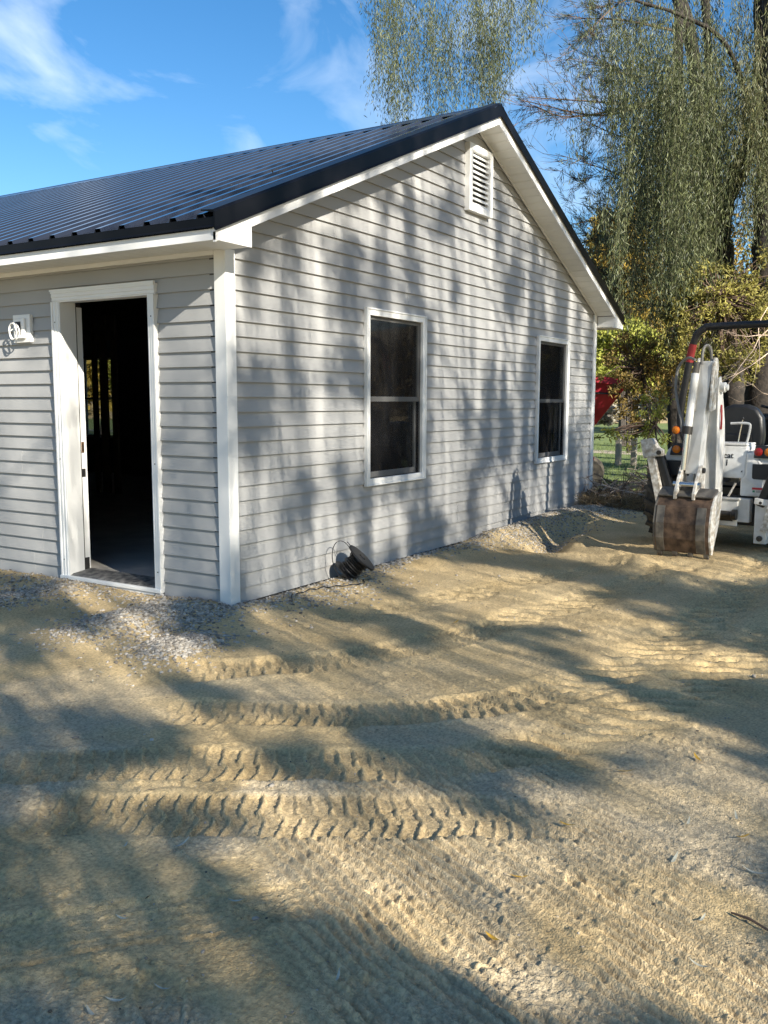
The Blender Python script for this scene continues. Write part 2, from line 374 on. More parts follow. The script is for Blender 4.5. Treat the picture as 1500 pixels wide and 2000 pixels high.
    comb_n = comb_d+.03*(vnoise(x*4, y*4, 70)-.5)+.012*(vnoise(x*20, y*20, 72)-.5)
    h += combm*(1-flat)*.0085*np.cos(2*math.pi*comb_n/.038)*(.55+.6*vnoise(x*6, y*6, 71))
    crumb = np.clip(rough*(1-.65*combm)+combm*.3, 0, 1)*(1-.85*flat)
    wx = x+.012*(vnoise(x*40, y*40, 61)-.5); wy = y+.012*(vnoise(x*40, y*40, 62)-.5)
    lum = clods(wx*38, wy*38, 3)/38*.55*sstep(.35, .8, vnoise(x*19, y*19, 63))+clods(wx*72, wy*72, 4)/72*.75+clods(wx*140, wy*140, 6)/140*.7
    h += crumb*lum*.95*(.35+1.0*vnoise(x*3.1, y*3.1, 12)**1.5)
    h += crumb*.012*(fbm(x*17, y*17, 4, 75, .6)-.5)
    h += (1-crumb)*(1-.6*flat)*(.45*clods(wx*30, wy*30, 14)/30*sstep(.66, .84, vnoise(x*8, y*8, 15))+.4*clods(wx*80, wy*80, 16)/80*sstep(.5, .75, vnoise(x*13, y*13, 17)))
    h += .015*(fbm(x*7, y*7, 6, 80, .6)-.5)+.006*(fbm(x*70, y*70, 3, 90, .6)-.5)
    # torn crusty edges left by the wheels
    tear = fbm(x*5.5, y*5.5, 4, 95, .55); h += .006*sstep(.50, .53, tear)*sstep(.60, .52, tear)*sstep(.45, .7, fbm(x*1.3, y*1.3, 2, 97))*(1-.5*flat)
    # boot prints
    for bx, by, ang in ((-2.97, -3.1, 1.1), (-3.22, -2.62, .9)):
        c, s_ = math.cos(ang), math.sin(ang); lx = (x-bx)*c+(y-by)*s_; ly = -(x-bx)*s_+(y-by)*c
        e = (lx/.15)**2+(ly/(.052+.012*np.sin(lx*14)))**2
        k = sstep(1.15, .8, e); h += -k*.009+k*.0012*np.cos(lx*190)*sstep(.9, .6, e)+.003*np.exp(-((np.sqrt(e)-1.15)/.12)**2)
    return h, crumb

# ------------------------------------------------------------------ ground sheet (finer where it is near)
C0 = O[:2]
ang = np.concatenate([np.linspace(-39, 39, 820), np.linspace(41, 319, 75)]); ang = np.radians(ang)+YAW
inv = np.linspace(1/1.55, 1/14., 740); rr = np.concatenate([[.25, .7, 1.2], 1/inv, np.geomspace(14.6, 130, 22)])
A_, R_ = np.meshgrid(ang, rr); X = C0[0]+R_*np.cos(A_); Y = C0[1]+R_*np.sin(A_)
H, CR = ground(X, Y); H = np.where(R_ > 14, np.minimum(H, -.09), H)
nr, na = X.shape
V = np.stack([X, Y, H], -1).reshape(-1, 3)
ii, jj = np.meshgrid(np.arange(nr-1), np.arange(na), indexing='ij'); j2 = (jj+1) % na
F = np.stack([ii*na+jj, (ii+1)*na+jj, (ii+1)*na+j2, ii*na+j2], -1).reshape(-1, 4)
gr = np_mesh('ground', V, F, M['dirt'], smooth=True)
ca = gr.data.attributes.new('crumb', 'FLOAT', 'POINT'); ca.data.foreach_set('value', CR.reshape(-1).astype(np.float32))
tag(gr, 'sandy yellow dirt yard churned by tyre tracks', kind='structure')
def gz(x, y): return float(ground(np.array([x]), np.array([y]))[0][0])

# ------------------------------------------------------------------ house
W, LEN, C = 7.30, 11.0, .1016
house = empty('house', (0, 0, 0), 'small house in light grey vinyl siding under a black ribbed metal roof', 'house')
SL = .4167; APX = W/2
def zsof(x): return 2.525+SL*min(x, W-x)          # underside of the rake soffit
def zfas(x): return 2.505+SL*min(x, W-x)          # bottom of the rake fascia
def zpan(x): return 2.655+SL*min(x, W-x)          # pan of the roof sheets
G = lambda a, d, z: (a, d, z)
LW = lambda a, d, z: (d, a, z)
WIN = [(1.68, 2.675, .69, 2.157), (5.31, 6.305, .675, 2.155)]
VENT = (3.45, 3.965, 3.225, 3.852)
DOOR = (.632, 1.712, 0., 2.205)
# wall cores with openings
def wall_core(name, mapf, a0, a1, top, openings, d0=.025, d1=.15):
    mb = MB(); cuts = sorted({a0, a1, APX, *[o[0] for o in openings], *[o[1] for o in openings]})
    cuts = [c for c in cuts if a0 <= c <= a1]
    for l, r in zip(cuts[:-1], cuts[1:]):
        op = [o for o in openings if o[0] <= l+1e-6 and o[1] >= r-1e-6]
        z = -.12
        for o in op+[None]:
            zb = o[2] if o else None
            if o and zb > z+.01:
                mb.prism([mapf(l, d0, z), mapf(r, d0, z), mapf(r, d0, zb), mapf(l, d0, zb)], np.array(mapf(0, d1-d0, 0)))
            if o: z = o[3]
            if not o: mb.prism([mapf(l, d0, z), mapf(r, d0, z), mapf(r, d0, top(r)), mapf(l, d0, top(l))], np.array(mapf(0, d1-d0, 0)))
    return mb.build(name, M['darkened'], house)
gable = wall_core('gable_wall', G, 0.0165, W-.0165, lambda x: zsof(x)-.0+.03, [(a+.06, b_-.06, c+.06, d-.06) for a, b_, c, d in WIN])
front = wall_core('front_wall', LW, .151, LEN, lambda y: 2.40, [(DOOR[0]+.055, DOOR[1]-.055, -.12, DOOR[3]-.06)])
# siding boards
def board(mapf, parent, slices, name='siding_board'):
    """slices: (a at bottom left, bottom right, top left, top right, z0, z1, course bottom)"""
    mb = MB()
    for al, ar, bl, br, z0, z1, zc in slices:
        f0, f1 = (z0-zc)/C*.019, (z1-zc)/C*.019
        e = .005 if z1 > zc+C-.002 else 0
        pts = [mapf(al, f0, z0), mapf(ar, f0, z0), mapf(br, f1, z1+e), mapf(bl, f1, z1+e), mapf(al, .0245, z0), mapf(ar, .0245, z0), mapf(br, .0245, z1+e), mapf(bl, .0245, z1+e)]
        fs = [(0,1,2,3),(5,4,7,6),(0,4,5,1),(3,2,6,7),(0,3,7,4),(1,5,6,2)]
        if mapf is LW: fs = [q[::-1] for q in fs]
        mb.add(pts, fs)
    return mb.build(name, M['siding'], parent)
def courses(mapf, parent, xl, xr, ztop, openings, splits):
    k = 0
    while k*C < ztop-.02:
        z0 = k*C; z1 = min(z0+C, ztop)
        l0, r0, l1, r1 = xl(z0), xr(z0), xl(z1), xr(z1)
        if r0-l0 < .03: break
        ops = sorted([o for o in openings if o[2] < z1-.001 and o[3] > z0+.001], key=lambda o: o[0])
        segs = []; a0, a1 = l0, l1; bridge = []
        for o in ops:
            full = o[2] <= z0+.001 and o[3] >= z1-.001
            if full:
                segs.append(([(a0, o[0], a1, o[0], z0, z1, z0)] if o[0] > a0+.005 else [])+bridge); bridge = []
            else:
                lo, hi = (z0, o[2]) if o[2] > z0+.001 else (o[3], z1)
                bridge += [(a0, o[0], a1, o[0], z0, z1, z0), (o[0], o[1], o[0], o[1], lo, hi, z0)]
            a0 = a1 = o[1]
        last = [(a0, r0, a1, max(r1, a1+.002), z0, z1, z0)]
        if not bridge and len(last) == 1:
            sp = [s for kk, s in splits if kk//2 == k//2 and a0+.2 < s < min(r0, r1)-.2]
            if sp:
                q = sp[0]; segs.append([(a0, q, a1, q, z0, z1, z0)])
                last = [(q-.02, r0, q-.02, r1, z0, z1, z0)]
                # the lapping end lies a hair proud
                a, b_, c, d, e, f_, g_ = last[0]
                base = mapf
                mp2 = (lambda aa, dd, zz: base(aa, dd-.0012, zz))
                mb = board(mapf, parent, [(a, b_, c, d, e, f_, g_)])
                off = mapf(0, -.0012, 0); mb.location = off
                last = []
        segs.append(bridge+last)
        for s in segs:
            if s: board(mapf, parent, s)
        k += 1
PW = .084
courses(G, gable, lambda z: max(PW, (z-2.545)/SL), lambda z: min(W-PW, W-(z-2.545)/SL), 4.04, WIN+[VENT], [(2, 3.4), (6, 1.1), (12, 3.6), (16, 4.5), (20, 1.9), (22, 2.4), (26, 1.3), (30, 5.0)])
courses(LW, front, lambda z: PW, lambda z: LEN, 2.37, [DOOR], [(0, 2.1), (2, 1.98), (4, 4.2), (8, 2.2), (12, 3.5), (0, .52)])
# corner posts
def corner_post(xs):
    x0 = -.014 if xs > 0 else W-.085; x1 = .085 if xs > 0 else W+.014
    mb = MB(); z0, z1 = -.03, (2.385 if xs > 0 else 2.535)
    if xs > 0: mb.prism([(-.014, .085, z0), (-.014, -.014, z0), (.085, -.014, z0), (.085, .010, z0), (.0165, .0165, z0), (.010, .085, z0)], (0, 0, z1-z0))
    else: mb.prism([(W-.085, -.014, z0), (W+.014, -.014, z0), (W+.014, .085, z0), (W-.010, .085, z0), (W-.0165, .0165, z0), (W-.085, .010, z0)], (0, 0, z1-z0))
    return mb.build('corner_post', M['trim'], house, bevel=.003)
corner_post(1); corner_post(-1)
# frieze strip under the eave, starter strip
MB().box(-.016, .012, .086, LEN, 2.352, 2.384).build('frieze_strip', M['trim'], house)
# other walls, inner floor
back = MB(); RW = (9.02, 10.02, .70, 2.185)
for a0, a1, z0, z1 in ((.151, RW[0], -.12, 2.5), (RW[1], LEN, -.12, 2.5), (RW[0], RW[1], -.12, RW[2]), (RW[0], RW[1], RW[3], 2.5)): back.box(W-.15, W-.002, a0, a1, z0, z1)
back.build('back_wall', M['darkened'], house)
MB().prism([(.151, LEN-.15, -.12), (W-.151, LEN-.15, -.12), (W-.151, LEN-.15, 2.5), (APX, LEN-.15, 4.0), (.151, LEN-.15, 2.5)], (0, .148, 0)).build('end_wall', M['darkened'], house)
MB().box(.14, W-.152, .152, LEN-.152, -.10, .052).build('floor_slab', M['concrete'], house)
for ya, yb in ((6.455, 6.541), (6.24, 6.378), (6.04, 6.14)):   # studs of an inner partition
    MB().box(4.46, 4.50, ya, yb, .055, 2.6).build('stud', M['wood'], house)
for y in (1.2, 2.4, 3.6, 4.8, 7.6, 8.4): MB().box(4.42, 4.52, y, y+.045, .055, 2.6).build('stud', M['wood'], house)

def window(x0, x1, z0, z1, mapf, parent, lit=False):
    wd = bpy.data.objects.new('window', None); link(wd, parent)
    def fb(name, boxes, m_, bev=.003):
        mb = MB()
        for a0, a1, d0, d1, c0, c1 in boxes:
            p = mapf(a0, d0, c0); q = mapf(a1, d1, c1); mb.box(min(p[0], q[0]), max(p[0], q[0]), min(p[1], q[1]), max(p[1], q[1]), c0, c1)
        return mb.build(name, m_, wd, bevel=bev)
    e = .014
    fb('channel', [(x0, x0+e, -.026, .012, z0, z1), (x1-e, x1, -.026, .012, z0, z1), (x0+e, x1-e, -.026, .012, z1-e, z1), (x0+e, x1-e, -.026, .012, z0, z0+e)], M['trim'])
    i0, i1, j0, j1 = x0+e, x1-e, z0+e, z1-e; f = .046
    fb('frame', [(i0, i0+f, -.018, .10, j0, j1), (i1-f, i1, -.018, .10, j0, j1), (i0+f, i1-f, -.018, .10, j1-f, j1), (i0+f, i1-f, -.018, .10, j0, j0+f)], M['trim'])
    k0, k1, l0, l1 = i0+f, i1-f, j0+f, j1-f; zm = z0+.5*(z1-z0)-.01; r_ = .030
    fb('upper_sash', [(k0, k0+r_, .018, .044, zm-.02, l1), (k1-r_, k1, .018, .044, zm-.02, l1), (k0+r_, k1-r_, .018, .044, l1-r_, l1), (k0+r_, k1-r_, .018, .044, zm-.02, zm+.022)], M['trim'])
    fb('lower_sash', [(k0, k0+r_, .050, .076, l0, zm+.018), (k1-r_, k1, .050, .076, l0, zm+.018), (k0+r_, k1-r_, .050, .076, l0, l0+.05), (k0+r_, k1-r_, .050, .076, zm-.018, zm+.018)], M['trim'])
    fb('upper_pane', [(k0+r_, k1-r_, .029, .034, zm+.022, l1-r_)], M['glass'], 0)
    fb('lower_pane', [(k0+r_, k1-r_, .061, .066, l0+.05, zm-.018)], M['glass'], 0)
    fb('insect_screen', [(k0, k1, .008, .010, l0, l1)], M['mesh'], 0)
    return wd
for q in WIN: window(*q, G, gable)
window(RW[0]-.06, RW[1]+.06, RW[2]-.06, RW[3]+.06, lambda a, d, z: (W-d-.002, a, z), house)
# gable vent with louvres
vent = bpy.data.objects.new('gable_vent', None); link(vent, gable)
a0, a1, z0, z1 = VENT
mb = MB(); f = .065
for q in ((a0, a0+f, z0, z1), (a1-f, a1, z0, z1), (a0+f, a1-f, z1-f*.95, z1), (a0+f, a1-f, z0, z0+f*.95)): mb.box(q[0], q[1], -.045, .014, q[2], q[3])
mb.build('vent_frame', M['trim'], vent, bevel=.003)
MB().box(a0+f, a1-f, .012, .016, z0+.08, z1-.08).build('vent_screen', M['darkened'], vent)
ns = 10; zz0, zz1 = z0+f*.95, z1-f*.95; st = (zz1-zz0)/ns
for i in range(ns):
    zb = zz0+i*st
    MB().prism([(a0+f, -.034, zb+.004), (a0+f, -.026, zb+.002), (a0+f, .008, zb+st*.86), (a0+f, -.004, zb+st*.80)], (a1-a0-2*f, 0, 0)).build('slat', M['trim'], vent)

# doorway
door = bpy.data.objects.new('doorway', None); link(door, front)
y0, y1, z0, z1 = DOOR[0], DOOR[1], .022, DOOR[3]
def casing(side):
    mb = MB(); prof = [(.0, -.030), (.014, -.030), (.016, -.022), (.040, -.024), (.046, -.017), (.066, -.019), (.072, -.012), (.078, -.012), (.078, .02), (.0, .02)]
    if side == 'top': P = [(d, y0, z1-a) for a, d in prof]; mb.prism(P, (0, y1-y0, 0))
    elif side == 'left': P = [(d, y1-a, z0) for a, d in prof]; mb.prism(P, (0, 0, z1-z0-.075))
    else: P = [(d, y0+a, z0) for a, d in prof]; mb.prism(P, (0, 0, z1-z0-.075))
    o = mb.build('casing', M['trim'], door); return o
for s_ in ('top', 'left', 'right'): casing(s_)
MB().box(-.034, -.012, y0-.006, y1+.006, z1, z1+.014).build('head_channel', M['trim'], door)
ja, jb = y0+.074, y1-.074            # clear opening
jm = MB()
jm.box(.0205, .138, jb, jb+.035, .05, z1-.07); jm.box(.0205, .138, ja-.035, ja, .05, z1-.07); jm.box(.0205, .138, ja-.035, jb+.035, z1-.07, z1-.035)
jm.build('jamb', M['trim'], door)
MB().box(.139, .149, jb+.004, jb+.034, .06, z1-.075).build('weatherstrip', M['rubber'], door)
MB().box(.150, .205, jb+.010, jb+.045, .055, z1-.10).build('inner_jamb', M['trim'], door)
MB().box(.150, .192, jb+.006, jb+.0098, z1-.10, z1-.03).build('corner_pad', M['rubber'], door)
MB().box(.150, .192, jb+.006, jb+.0098, .06, .16).build('corner_pad', M['rubber'], door)
s1 = MB().box(.156, .180, jb+.0068, jb+.0098, .99, 1.075).build('strike_plate', M['brass'], door)
MB().box(.163, .173, jb+.005, jb+.0067, 1.005, 1.055).build('strike_hole', M['label'], s1)
s2 = MB().box(.152, .186, jb+.0068, jb+.0098, .80, .865).build('strike_plate', M['steel'], door)
MB().box(.160, .174, jb+.005, jb+.0067, .815, .85).build('strike_hole', M['label'], s2)
MB().prism([(-.006, ja, .046), (.02, ja, .056), (.20, ja, .072), (.20, ja, .05), (-.006, ja, .03)], (0, jb-ja, 0)).build('threshold', M['sill'], door)
MB().box(-.040, -.006, y0-.004, y1+.004, .018, .046).build('sill_nosing', M['trim'], door, bevel=.004)
MB().box(-.030, -.004, y0, y1, -.012, .014).build('sill_apron', M['trim'], door)
for yy, zz in ((y1-.034, 1.98), (y1-.034, .95), (y1-.034, .17), (y0+.034, 1.98), (y0+.034, .95), (y0+.034, .17)):
    MB().lathe([(0, .005), (.003, .004)], (-.0235, yy, zz), (-1, 0, 0), 8).build('screw', M['steel'], door)
# light mounting block with its coil of cable
blk = bpy.data.objects.new('mounting_block', None); link(blk, front)
by0, by1, bz0, bz1 = 1.972, 2.176, 1.842, 2.056
MB().box(-.022, .010, by0, by1, bz0, bz1).build('flange', M['trim'], blk, bevel=.004)
MB().box(-.042, -.022, by0+.045, by1-.035, bz0+.03, bz1-.03).build('raised_block', M['trim'], blk, bevel=.006)
MB().box(-.0445, -.0425, by0+.085, by1-.085+.03, bz0+.06, bz1-.055).build('wire_hole', M['label'], blk)
cb = MB(); pts = []
for i in range(56):
    a = i/56*2*math.pi*2.25; pts.append((-.075-.012*math.sin(a*.5), 2.10+.052*math.cos(a)+.004*math.sin(3*a), 1.925+.062*math.sin(a)))
pts = [(-.043, 2.075, 1.955), (-.06, 2.08, 1.965)]+pts
cb.tube(pts, .0055, 6).build('cable_coil', M['cablewhite'], blk, smooth=True)

# eaves, fascia, soffits
EX = .36; RO = .25
for sx in (1, -1):
    fx = -EX if sx > 0 else W+EX
    MB().box(min(fx, fx+sx*.02), max(fx, fx+sx*.02), -RO+.02, LEN+.25, 2.368, 2.455).build('fascia', M['trim'], house)
# left eave soffit planks
pm = None; k = 0; far = MB()
y = -RO+.022
while y < LEN+.2:
    def plank(b_, y): b_.prism([(-EX+.021, y+.003, 2.386), (-EX+.021, y+.010, 2.381), (-EX+.021, y+.119, 2.381), (-EX+.021, y+.126, 2.386), (-EX+.021, y+.126, 2.393), (-EX+.021, y+.003, 2.393)], (EX-.036, 0, 0))
    if y < 3.2:
        if pm is None: b_ = MB(); plank(b_, 0); pm = b_.mesh('soffit_plank', M['soffit'])
        o = bpy.data.objects.new('soffit_plank', pm); o.location = (0, y, 0); link(o, house)
    else: plank(far, y)
    y += .127
o = far.build('soffit_planks_beyond', M['soffit'], house); o['kind'] = 'stuff'; o.name = 'soffit_strip'
MB().box(W+.016, W+EX-.021, -RO+.022, LEN+.2, 2.381, 2.393).build('soffit_strip', M['soffit'], house)
# rake soffit planks on the right slope, one strip on the left slope
nrm = np.array([SL, 0, 1])/math.hypot(1, SL)
def rplank(b_, x0, x1, sgn):
    for_pts = []
    f = (lambda x: x) if sgn > 0 else (lambda x: W-x)
    q = [(x0+.003, .006), (x0+.011, 0), (x1-.011, 0), (x1-.003, .006), (x1-.003, .014), (x0+.003, .014)]
    P = [(f(x), -RO+.0215, zsof(x)+h) for x, h in q]
    b_.prism(P, (0, RO-.022, 0))
x = -.02; st = APX/30
while x < APX-.01:
    b_ = MB(); rplank(b_, x, min(x+st, APX), -1); b_.build('soffit_plank', M['soffit'], house); x += st
b_ = MB(); b_.prism([(-.02, -RO+.0215, zsof(-.02)), (APX, -RO+.0215, zsof(APX)), (APX, -RO+.0215, zsof(APX)+.012), (-.02, -RO+.0215, zsof(-.02)+.012)], (0, RO-.022, 0)); b_.build('soffit_strip', M['soffit'], house)
# J strip where soffit meets the gable
for sgn in (1, -1):
    f = (lambda x: x) if sgn > 0 else (lambda x: W-x)
    MB().prism([(f(0), -.016, zsof(0)-.018), (f(APX), -.016, zsof(APX)-.018), (f(APX), -.016, zsof(APX)-.001), (f(0), -.016, zsof(0)-.001)], (0, .012, 0)).build('soffit_channel', M['trim'], house)
# rake fascia and return boxes
for sgn in (1, -1):
    f = (lambda x: x) if sgn > 0 else (lambda x: W-x)
    MB().prism([(f(-EX), -RO, zfas(-EX)+.0), (f(APX), -RO, zfas(APX)), (f(APX), -RO, zfas(APX)+.11), (f(-EX), -RO, zfas(-EX)+.11)], (0, .02, 0)).build('rake_fascia', M['trim'], house)
    rb = MB(); rb.prism([(f(-EX), -RO-.003, 2.367), (f(-.025), -RO-.003, 2.367), (f(-.025), -RO-.003, zfas(-.025)+.004), (f(-EX), -RO-.003, zfas(-EX)+.06)], (0, .0225, 0))
    rb.prism([(f(-.025), -RO+.0196, 2.370), (f(-.025), -.016, 2.370), (f(-.025), -.016, zsof(0)-.01), (f(-.025), -RO+.0196, zsof(0)-.01)], (-sgn*.012, 0, 0))
    rb.prism([(f(-EX+.021), -RO+.0196, 2.370), (f(-.037), -RO+.0196, 2.370), (f(-.037), -.016, 2.370), (f(-EX+.021), -.016, 2.370)], (0, 0, .009))
    rb.build('eave_return', M['trim'], house)

# roof
roof = bpy.data.objects.new('roof', None); link(roof, house)
for sgn in (1, -1):
    f = (lambda x: x) if sgn > 0 else (lambda x: W-x)
    MB().prism([(f(-EX), -RO+.021, zpan(-EX)-.03), (f(APX), -RO+.021, zpan(APX)-.03), (f(APX), -RO+.021, zpan(APX)-.10), (f(-EX+.1), -RO+.021, zpan(-EX+.1)-.10), (f(-EX), -RO+.021, zpan(-EX)-.07)], (0, LEN+.4, 0)).build('deck', M['wood'], roof)
def panel_mesh(sgn):
    f = (lambda x: x) if sgn > 0 else (lambda x: W-x)
    prof = []; rb = .2286
    for k in range(4):
        c = k*rb+.1143
        prof += [(c-.075, 0), (c-.068, .001), (c-.056, .001), (c-.049, 0)] if k else [(0, 0)]
        prof += [(c-.036, 0), (c-.023, .027), (c+.023, .027), (c+.036, 0), (c+.049, 0), (c+.056, .001), (c+.068, .001), (c+.075, 0)]
    prof += [(.9143, 0)]
    out = []
    for p in prof:
        if not out or p[0] > out[-1][0]+1e-5: out.append(p)
    mb = MB(); n = len(out); xs = (-EX-.014, APX-.004)
    vs = []
    for x in xs:
        for a, h in out: vs.append((f(x), a, zpan(x)+h))
        for a, h in out: vs.append((f(x), a, zpan(x)+h-.0016))
    fs = []
    for i in range(n-1):
        fs += [(i, i+1, 2*n+i+1, 2*n+i), (n+i+1, n+i, 3*n+i, 3*n+i+1), (i, n+i, n+i+1, i+1), (2*n+i, 2*n+i+1, 3*n+i+1, 3*n+i)]
    fs += [(0, 2*n, 3*n, n), (n-1, 2*n-1, 4*n-1, 3*n-1)]
    if sgn < 0: fs = [q[::-1] for q in fs]
    return mb.add(vs, fs).mesh('roof_panel', M['roof'])
for sgn in (1, -1):
    pm = panel_mesh(sgn); y = -RO-.004
    while y < LEN+.1:
        o = bpy.data.objects.new('roof_panel', pm); o.location = (0, y, 0); link(o, roof); y += .9144
# ridge cap
rc = MB()
prof = [(-.15, .0235), (-.14, .028), (-.02, .030), (0, .040), (.02, .030), (.14, .028), (.15, .0235), (.15, .020), (.0, .035), (-.15, .020)]
rc.prism([(APX+a, -RO-.02, zpan(APX)-SL*abs(a)+h) for a, h in prof], (0, LEN+.5, 0)).build('ridge_cap', M['roof'], roof)
mb = MB(); y = -RO+.05
while y < LEN:
    mb.box(APX-.135, APX-.120, y+.05, y+.165, zpan(APX-.135)+.0012, zpan(APX-.135)+.024); y += .2286
mb.build('ridge_closure', M['rubber'], roof)
# rake trim and drip edge
for sgn in (1, -1):
    f = (lambda x: x) if sgn > 0 else (lambda x: W-x)
    prof = [(-.150, .054), (-.245, .046), (-.266, .030), (-.266, -.060), (-.275, -.074), (-.275, -.080), (-.262, -.075), (-.2525, -.060), (-.2525, .030), (-.152, .046)]
    xa, xb = -EX-.02, APX
    vs = [(f(xa), a, zpan(xa)+h) for a, h in prof]+[(f(xb), a, zpan(xb)+h) for a, h in prof]; n = len(prof)
    fs = [tuple(range(n)), tuple(range(2*n-1, n-1, -1))]+[(i, n+i, n+(i+1) % n, (i+1) % n) for i in range(n)]
    MB().add(vs, fs if sgn > 0 else [q[::-1] for q in fs]).build('rake_trim', M['roof_trim'], roof)
    xx = f(-EX)
    prof = [(-.004, .0), (-.014, 0), (-.014, -.048), (-.022, -.060), (-.022, -.064), (-.012, -.058), (-.004, -.048)]
    MB().prism([(f(-EX+a), -RO-.002, zpan(-EX)-.003+h) for a, h in prof], (0, LEN+.5, 0)).build('drip_edge', M['roof_trim'], roof)
# a few leaves caught on the roof
def leaf_obj(name, L, wd, m_, curl=.2):
    mb = MB(); n = 6; vs = []
    for i in range(n+1):
        q = i/n; ww = wd*math.sin(math.pi*min(.98, q*.93+.05))**.8; z = curl*L*(q-.5)**2*2
        vs += [((q-.5)*L, -ww/2, z+.12*ww), ((q-.5)*L, 0, z), ((q-.5)*L, ww/2, z+.12*ww)]
    fs = []
    for i in range(n):
        b_ = i*3; fs += [(b_, b_+3, b_+4, b_+1), (b_+1, b_+4, b_+5, b_+2)]
    mb.add(vs, fs); return mb.mesh(name, m_, True)
LM = {'y': leaf_obj('fallen_leaf', .085, .017, M['yellowleaf'], .25), 'p': leaf_obj('fallen_leaf', .078, .012, M['paleleaf'], .35)}
def put_leaf(kind, loc, rz, label, tilt=0., s=1., group='fallen leaves on the sand'):
    o = bpy.data.objects.new('fallen_leaf', LM[kind]); o.location = loc; o.rotation_euler = (random.uniform(-.25, .25)+tilt, random.uniform(-.2, .2), rz); o.scale = (s, s, s); link(o)
    tag(o, label, 'leaf', group)
def roof_leaf(u, v, lab):
    d = Fw+Rt*(u-750)/FPX-Up*(v-1000)/FPX      # meets the left slope z = 2.655 + SL*x
    t_ = (2.668+SL*O[0]-O[2])/(d[2]-SL*d[0]); p = O+t_*d
    put_leaf('p', tuple(p+np.array([0, 0, .008])), random.uniform(0, 6), lab, group='leaves on the roof')
roof_leaf(459, 365, 'pale leaf lying on the black metal roof near the rake edge')
roof_leaf(533, 338, 'pale leaf on the metal roof, higher up beside the rake edge')

# ------------------------------------------------------------------ gravel
def rocks(name, pts, size, m_, label):
    n = len(pts); t_ = (1+5**.5)/2
    ico = unit(np.array([(-1,t_,0),(1,t_,0),(-1,-t_,0),(1,-t_,0),(0,-1,t_),(0,1,t_),(0,-1,-t_),(0,1,-t_),(t_,0,-1),(t_,0,1),(-t_,0,-1),(-t_,0,1)], float))
    fc = np.array([(0,11,5),(0,5,1),(0,1,7),(0,7,10),(0,10,11),(1,5,9),(5,11,4),(11,10,2),(10,7,6),(7,1,8),(3,9,4),(3,4,2),(3,2,6),(3,6,8),(3,8,9),(4,9,5),(2,4,11),(6,2,10),(8,6,7),(9,8,1)])
    Vv = ico[None]*(1+.38*(rng.random((n, 12, 1))-.5))
    sc_ = np.stack([.8+.7*rng.random(n), .6+.5*rng.random(n), .45+.35*rng.random(n)], -1)[:, None]
    Vv = Vv*sc_*size[:, None, None]
    a = rng.random(n)*6.283; b_ = rng.normal(0, .4, n); ca, sa, cb_, sb = np.cos(a), np.sin(a), np.cos(b_), np.sin(b_)
    y_ = Vv[..., 1]*cb_[:, None]-Vv[..., 2]*sb[:, None]; z_ = Vv[..., 1]*sb[:, None]+Vv[..., 2]*cb_[:, None]
    x_ = Vv[..., 0]*ca[:, None]-y_*sa[:, None]; y2 = Vv[..., 0]*sa[:, None]+y_*ca[:, None]
    Vv = np.stack([x_, y2, z_], -1)+pts[:, None]
    Fv = (np.arange(n)[:, None, None]*12+fc[None]).reshape(-1, 3)
    o = np_mesh(name, Vv.reshape(-1, 3), Fv, m_, np.repeat(np.clip(rng.normal(.5, .27, n), 0, 1), 20))
    return tag(o, label, kind='stuff')
def scatter(n, cx, cy, rx, ry, rot=0.):
    a = rng.normal(0, .5, (n, 2)); c, s_ = math.cos(rot), math.sin(rot)
    x = a[:, 0]*rx; y = a[:, 1]*ry; return np.stack([cx+x*c-y*s_, cy+x*s_+y*c], -1)
P = [scatter(2300, -.60, .25, .62, .36, -.1), scatter(1500, -.92, -.40, .36, .24, .3), scatter(600, -.25, -.05, .5, .16), scatter(1300, -.55, 1.5, .5, .42), scatter(500, -.25, 2.0, .4, .9),
     scatter(420, -.15, .9, .2, 1.2)]
xx = rng.random(2600)*7.2; P.append(np.stack([xx, -.03-np.abs(rng.normal(0, .13, 2600))*(1+.5*np.sin(xx*2.1))], -1))
P += [scatter(1700, 5.1, -.28, 1.6, .32, .0), scatter(1500, 6.5, -.35, .9, .45), scatter(500, 4.3, -.55, .5, .35), scatter(300, .9, -.3, .8, .3)]
xx = rng.random(900); P.append(np.stack([-4.3+11*xx, -.2-3.2*rng.random(900)], -1))   # small strays
P = np.concatenate(P); P = P[~((P[:, 0] > -.02) & (P[:, 1] > -.02))]
sz = .006+.0105*rng.random(len(P))**1.6; sz[-850:] *= .35
zg = ground(P[:, 0], P[:, 1])[0]
rocks('gravel', np.concatenate([P, (zg+sz*.05)[:, None]], 1), sz, M['rock'], 'loose grey crushed gravel along the foot of the house')

n = 4200; a_ = np.arctan2(.528, .849)
pq = np.stack([rng.uniform(-3.9, 4.5, n), rng.uniform(-4.6, .6, n)], -1); pq = pq[~((pq[:, 0] > -.02) & (pq[:, 1] > -.02))]; sz = .0014+.0042*rng.random(len(pq))**2.5
rocks('gravel', np.concatenate([pq, (ground(pq[:, 0], pq[:, 1])[0]+sz*.2)[:, None]], 1), sz, M['pebble'], 'tiny pebbles and crumbs strewn over the sand')
n = 700; pq = np.stack([rng.uniform(-3.9, 4.5, n), rng.uniform(-4.6, -.1, n)], -1); zq = ground(pq[:, 0], pq[:, 1])[0]
D_ = np.stack([rng.normal(size=n), rng.normal(size=n), rng.normal(0, .25, n)], -1)
V, F = leaf_arrays(np.concatenate([pq, (zq+.003)[:, None]], 1), D_, .012+.022*rng.random(n), .002+.004*rng.random(n), .2)
tag(np_mesh('litter', V, F, M['litter'], np.repeat(rng.random(n), 2)), 'bits of dry leaf and twig littering the sand', kind='stuff')
